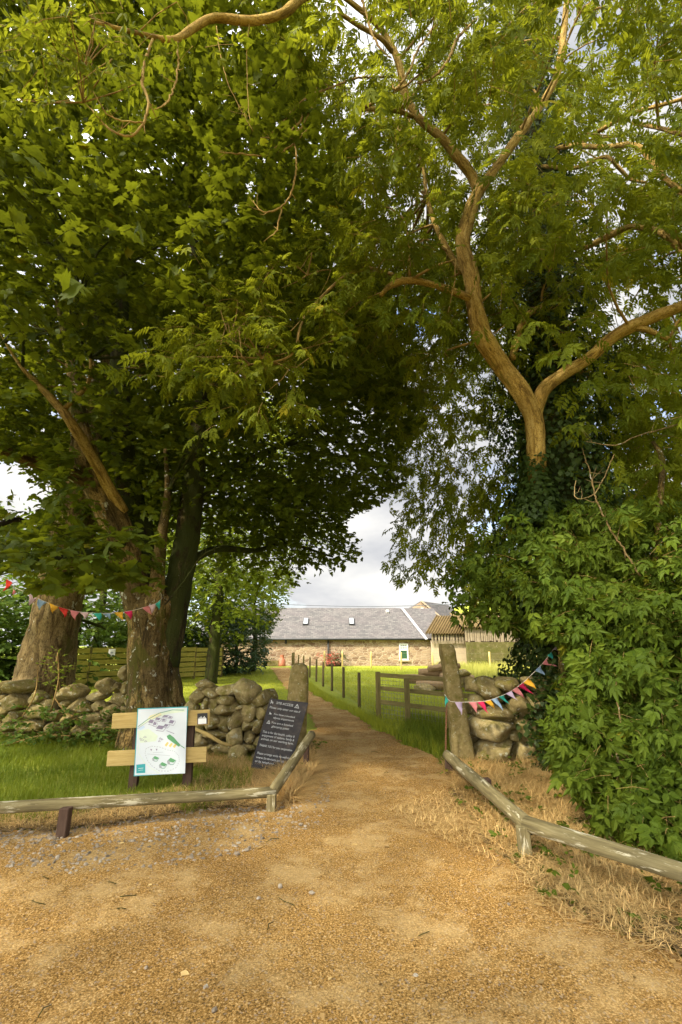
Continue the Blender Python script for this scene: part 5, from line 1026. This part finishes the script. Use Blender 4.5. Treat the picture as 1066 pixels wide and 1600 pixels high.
# ------------------------------------------------------------------ bunting
def bunting(label, flags, Y, cordpts, cY):
    c0 = P(*cordpts[0], cY); t = thing('bunting', c0, label, 'bunting'); mb = MB(); tube(mb, [P(x, y, cY) for x, y in cordpts], .004, 5, step=.08); mb.build('cord', M['cord_white'], t)
    for xl, yl, xr, yr, xt, yt, col in flags:
        A, B_, C = P(xl, yl, Y), P(xr, yr, Y), P(xt+rng.uniform(-2.2, 2.2), yt+rng.uniform(-1, 1), Y-.03+rng.uniform(-.06, .05)); n_ = 5; rows = []; mb = MB()
        for i in range(n_+1):
            f_ = i/n_; l_, r_ = A+(C-A)*f_, B_+(C-B_)*f_
            for j in range(4): q = l_+(r_-l_)*j/3; rows.append(q+np.array((0, .022*sin(i*1.1+xl)*i/5+.012*sin(j*2+i+xl), 0)))
        Fq = np.array([[i*4+j, i*4+j+1, i*4+5+j, i*4+4+j] for i in range(n_) for j in range(3)])
        rows = np.array(rows); rows = np.concatenate([rows, rows+np.array((0, .002, 0))]); k_ = (n_+1)*4
        rim = []
        for i in range(n_): rim += [[i*4, i*4+4, i*4+4+k_, i*4+k_], [i*4+3, i*4+3+k_, i*4+7+k_, i*4+7]]
        mb.add(rows, [Fq, Fq[:, ::-1]+k_, np.array(rim)], 0, True); p = mb.build('pennant', M['cloth_'+col.replace(' ', '_')], t); p['label'] = col+' pennant'
    return t
bunting('bunting of faded triangular flags strung across the two left trunks', [(11, 905, 21, 911, 5, 924, 'red'), (20, 920, 25, 924, 22, 931, 'pink'), (44, 927, 58, 934, 49, 946, 'pale pink'), (59, 936, 73, 941, 60, 953, 'blue'), (76, 942, 91, 948, 84, 958, 'yellow'), (92, 948, 108, 953, 102, 964, 'red'), (109, 953, 124, 956, 115, 969, 'pink'), (125, 957, 139, 957, 134, 967, 'pale pink'), (144, 958, 159, 958, 156, 970, 'teal'), (161, 959, 174, 958, 171, 968, 'blue'), (179, 957, 193, 956, 190, 969, 'yellow'), (194, 956, 207, 954, 206, 968, 'crimson'), (222, 950, 234, 946, 237, 960, 'pink'), (232, 946, 244, 943, 240, 959, 'pale pink'), (243, 944, 252, 936, 250, 952, 'teal')], 7.75,
    [(-30, 892), (5, 902), (22, 917), (44, 927), (75, 942), (108, 953), (140, 957.5), (175, 958), (207, 954), (225, 949), (244, 943), (254, 934)], 7.77)
bunting('bunting of bright triangular flags hanging over the right boulder wall', [(696, 1086, 701, 1095, 698, 1105, 'teal'), (711, 1097, 723, 1097, 722, 1116, 'lilac'), (732, 1097, 745, 1097, 747, 1115, 'pink'), (745, 1097, 756, 1096, 763, 1115, 'crimson'), (757, 1096, 767, 1094, 775, 1110, 'yellow'), (768, 1093, 777, 1090, 785, 1110, 'blue'), (779, 1089, 787, 1086, 796, 1101, 'teal'), (790, 1084, 799, 1080, 810, 1095, 'lilac'), (800, 1079, 809, 1073, 822, 1092, 'pink'), (810, 1073, 817, 1067, 833, 1084, 'crimson'), (818, 1067, 827, 1058, 840, 1077, 'yellow'), (836, 1048, 845, 1040, 853, 1055, 'blue'), (847, 1038, 855, 1028, 869, 1042, 'pink'), (856, 1024, 863, 1017, 862, 1030, 'teal'), (865, 1015, 871, 1009, 879, 1019, 'lilac')], 6.86,
    [(695, 1085), (704, 1096), (730, 1097), (756, 1096), (777, 1090), (799, 1080), (817, 1067), (830, 1055), (845, 1040), (855, 1028), (863, 1017), (872, 1008), (885, 998)], 6.88)
ch_ = thing('rusty_chain', P(697, 1180, 7.0), 'thin rusty chain hanging beside the leaning granite gatepost', 'chain'); mb = MB()
for i in range(26):
    c = P(698-.2*i*.3, 1102+i*3.1, 7.05); a = np.linspace(0, 2*pi, 9)[:-1]; d = np.array((1, 0, 0)) if i % 2 else np.array((0, 1, 0)); pts = [c+d*cos(t)*.011+np.array((0, 0, 1))*sin(t)*.022 for t in a]; tube(mb, pts+[pts[0]], .004, 4, cap=False)
mb.build('link_run', M['rust_metal'], ch_)

# ------------------------------------------------------------------ fences
def fpost(parent, x, y, h, s, mat, name='post', lean=0):
    mb = MB(); tube(mb, [(x, y, -.1), (x+lean, y, h)], [s, s*.96], 9, 0, .03, int(abs(x*37+y)), step=.25); return mb.build(name, M[mat], parent)
pr = thing('rail_fence', (2.2, 10.2, 0), 'three bar wooden field fence running behind the leaning gatepost', 'fence')
FL = [np.array((.86, 11.7, 0)), np.array((1.40, 10.75, 0)), np.array((2.2, 10.0, 0)), np.array((3.96, 8.9, 0)), np.array((5.4, 8.4, 0))]
for k_, h_ in ((0, 1.0), (1, .92), (2, 1.0), (3, 1.16), (4, 1.0)):
    mb = MB(); w_ = .055 if k_ != 3 else .085; box(mb, (FL[k_][0], FL[k_][1]-.03, h_/2-.05), (w_, .05, h_/2+.05)); mb.build('post', M['fence_wood'], pr)
for zz in (.93, .645, .35):
    for a_, b_ in ((0, 2), (2, 4)):
        mb = MB(); A, B_ = FL[a_]+np.array((-.03, .045, zz)), FL[b_]+np.array((.03, .045, zz)); beam(mb, A, B_, .09, .035); mb.build('rail', M['fence_wood'], pr)
mb = MB(); beam(mb, P(672, 1156, 9.5)+np.array((0, 0, -.05)), P(702, 1138, 9.8), .09, .07); mb.build('brace', M['fence_wood'], pr)
wm = MB()
def netting(mb, A, B_, h, cell, r=.0055):
    A, B_ = np.asarray(A, float), np.asarray(B_, float); n = int(np.linalg.norm(B_-A)/cell); m_ = int(h/cell)
    p0, p1 = [], []
    for i in range(n+1): q = A+(B_-A)*i/n; p0.append(q+np.array((0, 0, .02))); p1.append(q+np.array((0, 0, h)))
    for j in range(m_+1): z = np.array((0, 0, .02+(h-.02)*j/m_)); p0.append(A+z); p1.append(B_+z)
    twigs(mb, np.array(p0), np.array(p1), r, 0, 0)
netting(wm, FL[0]+np.array((0, .075, 0)), FL[2]+np.array((0, .075, 0)), .9, .09); netting(wm, FL[2]+np.array((0, .075, 0)), FL[4]+np.array((0, .075, 0)), .9, .09); wm.build('netting', M['wire_metal'], pr)
wf = thing('wire_fence', (.1, 16, 0), 'line of dark posts with stock netting following the path to the barn', 'fence')
WP = [(.49, 13.6, .88), (.08, 16, .92), (-.33, 18.3, .95), (-.72, 20.2, .95), (-1.12, 22.8, .98), (-1.6, 25.6, 1.0), (-2.15, 28.6, 1.0), (-2.7, 31.5, 1.0), (-3.3, 34.2, 1.1)]
for x, y, h_ in WP: fpost(wf, x, y, h_, .045 if y < 34 else .11, 'post_wood' if y < 27 else 'fence_wood')
wm = MB(); allp = [(.86, 11.7, 0)]+[(x, y, 0) for x, y, _ in WP]
for a_, b_ in zip(allp[:-1], allp[1:]): netting(wm, np.array(a_, float)+(.05, 0, 0), np.array(b_, float)+(.05, 0, 0), .8, .16, .002)
wm.build('netting', M['wire_metal'], wf)
bf = thing('paddock_fence', (2, 35, 0), 'row of pale yellow wooden posts with wires in front of the barn wall', 'fence')
BP = [(-1.2, 36, 1.2), (.1, 36, 1.2), (2.15, 35.5, 1.15), (4.0, 33, 1.15), (5.9, 32, 1.15), (9.3, 31, 1.2), (12.0, 30.5, 1.2), (14.6, 30, 1.2)]
for x, y, h_ in BP: fpost(bf, x, y, h_, .06, 'pine_wood')
wm = MB()
for z in (.4, .75, 1.08): twigs(wm, np.array([(x, y, z) for x, y, _ in BP[:-1]]), np.array([(x, y, z) for x, y, _ in BP[1:]]), .006, 0, 0)
wm.build('wire', M['wire_metal'], bf)
# board fence on the left lawn
gf = thing('board_fence', (-8.4, 22.3, 0), 'green stained horizontal board fence between the trunks and the dark bush', 'fence')
A, B_ = np.array((-11.2, 18.6, 0)), np.array((-6.3, 26.2, 0)); nseg = 5
for k_ in range(nseg+1):
    q = A+(B_-A)*k_/nseg; mb = MB(); box(mb, (q[0], q[1]+.06, .72), (.05, .05, .8)); mb.build('post', M['fence_wood'], gf)
for k_ in range(nseg):
    p, q = A+(B_-A)*k_/nseg, A+(B_-A)*(k_+1)/nseg
    for j in range(6):
        z = .2+j*.235+(.02 if k_ % 2 else 0); o = np.array((0, -.02 if (j+k_) % 2 else .02, z)); mb = MB(); beam(mb, p+o, q+o, .19, .022); mb.build('board', M['panel_wood'], gf)
ps = thing('plaque', np.array((-9.55, 20.75, 1.35)), 'small white plaque with grey emblem on top of the board fence', 'sign'); mb = MB(); c = P(175, 1020, 20.7); box(mb, c, (.14, .012, .15), ch=.01); o_ = mb.build('plate', M['white_paint'], ps)
mb = MB(); pz = Plane(c+np.array((-.14, -.014, -.15)), np.array((1, 0, 0)), np.array((0, 0, 1))); pz.shape(mb, [(.07, .13), (.12, .11), (.2, .13), (.21, .17), (.14, .2), (.09, .18)]); pz.quadline(mb, [(.05, .07), (.23, .07)], .02); mb.build('emblem', M['ink_grey'], o_)

# ------------------------------------------------------------------ cut logs
lp0 = thing('log_heap', (3.4, 18.5, 0), 'heap of cut logs and flat stones on the grass behind the rail fence', 'log pile')
for i, (a, b, r_) in enumerate([((2.35, 18.3, .42), (3.7, 18.2, .30), .15), ((2.9, 18.7, .62), (4.3, 18.4, .55), .14), ((3.2, 18.2, .75), (4.4, 18.5, .85), .11), ((2.7, 18.1, .18), (4.2, 17.9, .16), .16), ((3.6, 18.0, .45), (4.8, 18.2, .40), .17), ((3.3, 18.9, .25), (4.6, 18.8, .25), .2)]):
    mb = MB(); tube(mb, [a, ((a[0]+b[0])/2, (a[1]+b[1])/2, (a[2]+b[2])/2+.03), b], [r_, r_*1.05, r_*.9], 12, 0, .12, 200+i, step=.15); mb.build('log', M['log_wood'], lp0)
for i, (x, y, z, s_) in enumerate([(3.0, 17.8, .12, .3), (4.5, 17.8, .3, .3), (3.9, 18.6, .95, .22), (4.3, 18.0, .62, .26)]):
    V, Fc = rock((s_*1.2, s_, s_*.5), 900+i); mb = MB(); mb.add(V+np.array((x, y, z)), Fc, 0, True, .7); mb.build('stone', M['boulder_stone'], lp0)

# ------------------------------------------------------------------ farm buildings
def roof_quad(mb, a, b, c, d, th=.06, m=0):
    a, b, c, d = (np.asarray(v, float) for v in (a, b, c, d)); u = unit(b-a); n_ = unit(np.cross(b-a, d-a)); v = np.cross(n_, u); f = np.array([a, b, c, d]); tc = np.stack((f @ u, f @ v, 0*(f @ u)), 1); tc -= tc.min(0)
    V = np.concatenate([f, f-n_*th]); mb.add(V, [np.array([[0, 1, 2, 3]]), np.array([[7, 6, 5, 4]]), np.array([[i, 4+i, 4+(i+1) % 4, (i+1) % 4] for i in range(4)])], m, False, .5, np.concatenate([tc, tc]))
BX0, BX1, BY, EV = -11.5, 7.55, 40.0, 2.12; RX = 4.95; RY, RZ = 43.6, 4.85
bn = thing('long_barn', ((BX0+BX1)/2, BY, 0), 'long low stone barn with grey slate roof across the end of the path', 'barn')
mb = MB(); box(mb, ((BX0+BX1)/2, BY+3.6, EV/2-.05), ((BX1-BX0)/2, 3.6, EV/2+.05), ch=.01)
V, t_, c_ = mb.V[0]; mb.V[0] = (V, t_, V*1.0); mb.build('wall', M['rubble_stone'], bn)
mb = MB(); roof_quad(mb, (BX0-.2, BY-.25, EV-.02), (7.3, BY-.25, EV-.02), (RX, RY, RZ), (BX0-.2, RY, RZ)); roof_quad(mb, (7.3, 2*RY-BY, EV-.02), (BX0-.2, 2*RY-BY, EV-.02), (BX0-.2, RY, RZ), (RX, RY, RZ)); rf = mb.build('roof', M['slate_tile'], bn)
sl = np.array((0, RY-BY+.25, RZ-EV+.02)); su = unit(sl); sn = unit(np.cross((1, 0, 0), su))
def onroof(px, py):
    a_, b_, c_ = ray(px, py); d = np.array((a_, b_, c_)); o = np.array((0, 0, EYE)); p0 = np.array((0, BY-.25, EV-.02)); t = np.dot(p0-o, sn)/np.dot(d, sn); return o+d*t
mb = MB(); hp = [onroof(628, 950.5), onroof(667, 1000)]; beam(mb, hp[0]+sn*.05, hp[1]+sn*.05, .22, .05, up=np.cross(unit(hp[1]-hp[0]), sn)); mb.build('flashing', M['grey_lead'], bn)
for (x, y) in ((478, 972), (549.5, 972)):
    c = onroof(x, y); mb = MB(); ax = np.array(((1, 0, 0), su, sn)); box(mb, c+sn*.06, (.23, .50, .07), ax); sk = mb.build('skylight', M['gutter_dark'], bn)
    mb = MB(); box(mb, c+sn*.132, (.17, .43, .006), ax, .002); mb.build('pane', M['sky_glass'], sk)
c = onroof(605.5, 957); mb = MB(); box(mb, c+sn*.08, (.12, .14, .1), np.array(((1, 0, 0), su, sn))); mb.build('roof_vent', M['white_paint'], bn)
mb = MB(); tube(mb, [(BX0-.2, BY-.30, EV-.06), (7.4, BY-.30, EV-.06)], .07, 8); mb.build('gutter', M['gutter_dark'], bn)
for px in (447, 513): x = P(px, 1010, BY)[0]; mb = MB(); tube(mb, [(x, BY-.09, EV-.08), (x, BY-.09, .02 if px > 500 else 1.7)], .06 if px > 500 else .08, 8); mb.build('downpipe', M['gutter_dark'], bn)
w0, w1 = P(623.5, 1005.5, BY), P(638.5, 1031.5, BY); wc = (w0+w1)/2; hw, hh = abs(w1[0]-w0[0])/2, abs(w0[2]-w1[2])/2
mb = MB(); yy = BY-.03
for dx in (-1, 1): box(mb, (wc[0]+dx*(hw-.05), yy, wc[2]), (.05, .05, hh))
for dz in (-1, 0.25, 1): box(mb, (wc[0], yy, wc[2]+dz*(hh-.05)), (hw-.102, .05, .05))
for k_ in (-.33, .33): box(mb, (wc[0]+k_*(hw-.05), yy, wc[2]+hh*.61), (.018, .03, hh*.31-.004))
box(mb, (wc[0], yy-.004, wc[2]+hh*.62), (hw-.11, .024, .018))
wd = mb.build('window', M['white_paint'], bn); mb = MB(); box(mb, (wc[0], BY-.02, wc[2]+hh*.6), (hw-.06, .018, hh*.36), ch=.002); mb.build('pane', M['sky_glass'], wd)
mb = MB(); box(mb, (wc[0], BY-.02, wc[2]-hh*.37), (hw-.06, .018, hh*.57), ch=.002); mb.build('blind', M['green_blind'], wd)
mb = MB(); box(mb, (wc[0], BY-.06, wc[2]-hh-.05), (hw+.1, .09, .05)); mb.build('sill', M['render_beige'], wd)
# darker wing roof running back on the right
wg = thing('barn_wing', (7.6, 42.5, 0), 'dark slate roofed wing joining the barn to the stone gable', 'barn')
mb = MB(); a_ = hp[1]+np.array((.1, .0, .0)); roof_quad(mb, (7.31, BY-.2, EV-.0), (8.5, 40.4, 2.45), (8.5, 44.2, 4.85), (RX+.05, RY+.1, RZ-.02), .08); mb.build('roof', M['slate_tile'], wg)
mb = MB(); box(mb, (8.5, 42.9, 1.1), (.93, 2.5, 1.15), ch=.01); mb.build('wall', M['rubble_stone'], wg)
gb = thing('gable_house', (8.8, 47, 0), 'stone gable building with slate roof rising behind the barn', 'house')
Yg = 46.0; ap = P(658, 940, Yg); gl, gr = P(634, 957, Yg), P(690, 968, Yg); mb = MB(); prism(mb, [(gl[0], Yg, 0), (gr[0], Yg, 0), (gr[0], Yg, gr[2]), ap, (gl[0], Yg, gl[2])], (0, .4, 0)); mb.build('wall', M['rubble_stone'], gb)
mb = MB(); roof_quad(mb, (gr[0]+.2, Yg+.1, gr[2]-.1), (gr[0]+3.4, Yg+4, gr[2]+.1), (ap[0]+3.5, Yg+4, ap[2]), (ap[0], Yg+.1, ap[2]+.06)); roof_quad(mb, (gl[0]-.2, Yg+8, gl[2]-.1), (gl[0]-.2, Yg+.1, gl[2]-.1), (ap[0], Yg+.1, ap[2]+.06), (ap[0], Yg+8, ap[2]+.06)); mb.build('roof', M['slate_tile'], gb)
mb = MB(); beam(mb, ap+np.array((0, -.05, .06)), gr+np.array((.1, -.05, .06)), .14, .25); mb.build('coping', M['render_beige'], gb)
x_ = P(660.5, 955, 44.5); mb = MB(); tube(mb, [(x_[0], 44.5, 3.4), (x_[0], 44.5, P(660, 950, 44.5)[2])], .14, 10); mb.build('flue', M['white_paint'], gb)
# lean-to with mossy corrugated roof
lt = thing('lean_to_shed', (9.3, 38.6, 0), 'lean-to with mossy rust brown corrugated roof and slatted front beside the barn', 'shed')
def corr(mb, a, b, c, d, n, amp=.045):
    a, b, c, d = (np.asarray(v, float) for v in (a, b, c, d)); nn_ = unit(np.cross(b-a, d-a)); t = np.linspace(0, 1, n*6+1); h = amp*np.sin(t*n*2*pi)
    lo = a+(b-a)*t[:, None]+nn_*h[:, None]; hi = d+(c-d)*t[:, None]+nn_*h[:, None]; k_ = len(t); V = np.concatenate([lo, hi, lo-nn_*.03, hi-nn_*.03]); i = np.arange(k_-1)
    mb.add(V, [np.stack((i, i+1, k_+i+1, k_+i), 1), np.stack((2*k_+i+1, 2*k_+i, 3*k_+i, 3*k_+i+1), 1), np.stack((i, 2*k_+i, 2*k_+i+1, i+1), 1)], 0, True)
ey = 38.5; e0, e1 = P(664, 990, ey), P(790, 990, ey); r0, r1 = P(681, 962, 42), P(800, 962, 42)
mb = MB(); corr(mb, e0, e1, r1, r0, 30, .07); mb.build('roof', M['mossy_sheet'], lt)
mb = MB(); x0 = P(674, 1000, 39)[0]; x1 = P(688, 1000, 39)[0]; box(mb, (x0+1.75, 39.1, .9), (1.75, .2, 1.05), ch=.02); mb.build('wall', M['render_beige'], lt)
for px in (676, 681, 686.5, 691, 696, 700.5, 705, 709, 714, 718.5, 723, 728, 732.5, 737): x = P(px, 1000, 38.7)[0]; mb = MB(); box(mb, (x, 38.7, 2.06), (.075, .02, .34), ch=.004, jit=.008); mb.build('slat', M['silver_wood'], lt)
mb = MB(); box(mb, (9.4, 39.6, 1.4), (2.0, .1, 1.3)); mb.build('back_wall', M['brown_wood'], lt)
# long weathered board shed
ws = thing('board_shed', (13, 37.2, 0), 'long weathered shed of silvery vertical boards over a mossy stone wall', 'shed')
xa, xb = P(730, 1000, 37)[0], P(905, 1000, 37)[0]; zt, zb, z0 = P(533, 980, 37)[2], P(533, 1003, 37)[2], 0
mb = MB(); box(mb, ((xa+xb)/2, 37.3, zb/2-.05), ((xb-xa)/2, .25, zb/2+.05)); V, t_, c_ = mb.V[0]; mb.V[0] = (V, t_, V); mb.build('wall', M['mossy_wall'], ws)
x = xa
mb = MB(); box(mb, ((xa+xb)/2, 37.5, (zt+zb)/2), ((xb-xa)/2, .05, (zt-zb)/2)); mb.build('backing', M['brown_wood'], ws)
k_ = 0
while x < xb and k_ < 70:
    w_ = rng.uniform(.05, .075); mb = MB(); box(mb, (x, 37.2+rng.normal(0, .008), (zt+zb)/2+rng.normal(0, .03)), (w_, .015, (zt-zb)/2*rng.uniform(.85, 1)), ch=.003); mb.build('board', M['silver_wood'], ws); x += w_*2+rng.uniform(.01, .06); k_ += 1
mb = MB(); r0, r1 = P(705, 958, 41), P(915, 958, 41); corr(mb, (xa-.3, 36.9, zt+.02), (xb+.3, 36.9, zt+.02), (xb+.3, 41, r1[2]), (xa-.3, 41, r0[2]), 44, .06); mb.build('roof', M['mossy_sheet'], ws)
# cable across the sky
cbm = MB(); tube(cbm, [P(330, 939, 37), P(460, 945, 37), P(560, 947.5, 37), P(640, 946.5, 37), P(740, 942, 37), P(860, 932, 37)], .022, 6, step=1.0); tag(cbm.build('overhead_cable', M['cable_grey']), 'thin dark overhead cable crossing the sky above the barn roof', 'cable')
# small things along the barn wall
pt = thing('chimney_pot', P(441, 1036, 39.2)*np.array((1, 1, 0)), 'terracotta pot standing against the barn wall left of the wire fence', 'pot'); mb = MB(); b_ = np.array(pt.location); tube(mb, [b_, b_+(0, 0, .15), b_+(0, 0, .5), b_+(0, 0, .56), b_+(0, 0, .8), b_+(0, 0, .85)], [.30, .27, .24, .17, .15, .18], 14, 0); mb.build('pot', M['terracotta'], pt)
for i, (px, wv, lb) in enumerate([(408, .55, 'stone planter at the left end of the barn wall beside the bush'), (424, .62, 'stone planter between the dark bush and the terracotta pot')]):
    pp = thing('planter', P(px, 1037, 39.3)*np.array((1, 1, 0)), lb, 'planter', 'planters against the barn wall'); b_ = np.array(pp.location); mb = MB(); box(mb, b_+np.array((0, 0, .2)), (wv, .22, .22), ch=.03); mb.build('trough', M['granite_stone'], pp)
    mb = MB(); bough_sprays(mb, T_S, b_+np.array((0, 0, .45))+rng.normal(0, 1, (6, 3))*np.array((.3, .1, .05)), b_, 6, .12, .7, .16, 5, .08, None); mb.build('flowers', [M['ivy_leaf'], M['twig_bark']], pp)
for i, (px, wv, lb, leaf, hgt) in enumerate([(516, .5, 'reddish flowering plant at the foot of the barn wall', 'flower_petal', .55), (528, .45, 'dark barrow planter of leafy plants by the barn wall', 'ivy_leaf', .6)]):
    pp = thing('flower_tub', P(px, 1036, 38.9)*np.array((1, 1, 0)), lb, 'planter'); b_ = np.array(pp.location); mb = MB(); tube(mb, [b_, b_+(0, 0, .3)], [wv*.6, wv*.75], 12); mb.build('tub', M['brown_wood'], pp)
    mb = MB(); bough_sprays(mb, T_LONG, b_+np.array((0, 0, hgt))+rng.normal(0, 1, (14, 3))*np.array((.35, .15, .15)), b_, 6, .15, .8, .3, 5, .16, None); mb.build('foliage', [M[leaf], M['twig_bark']], pp)
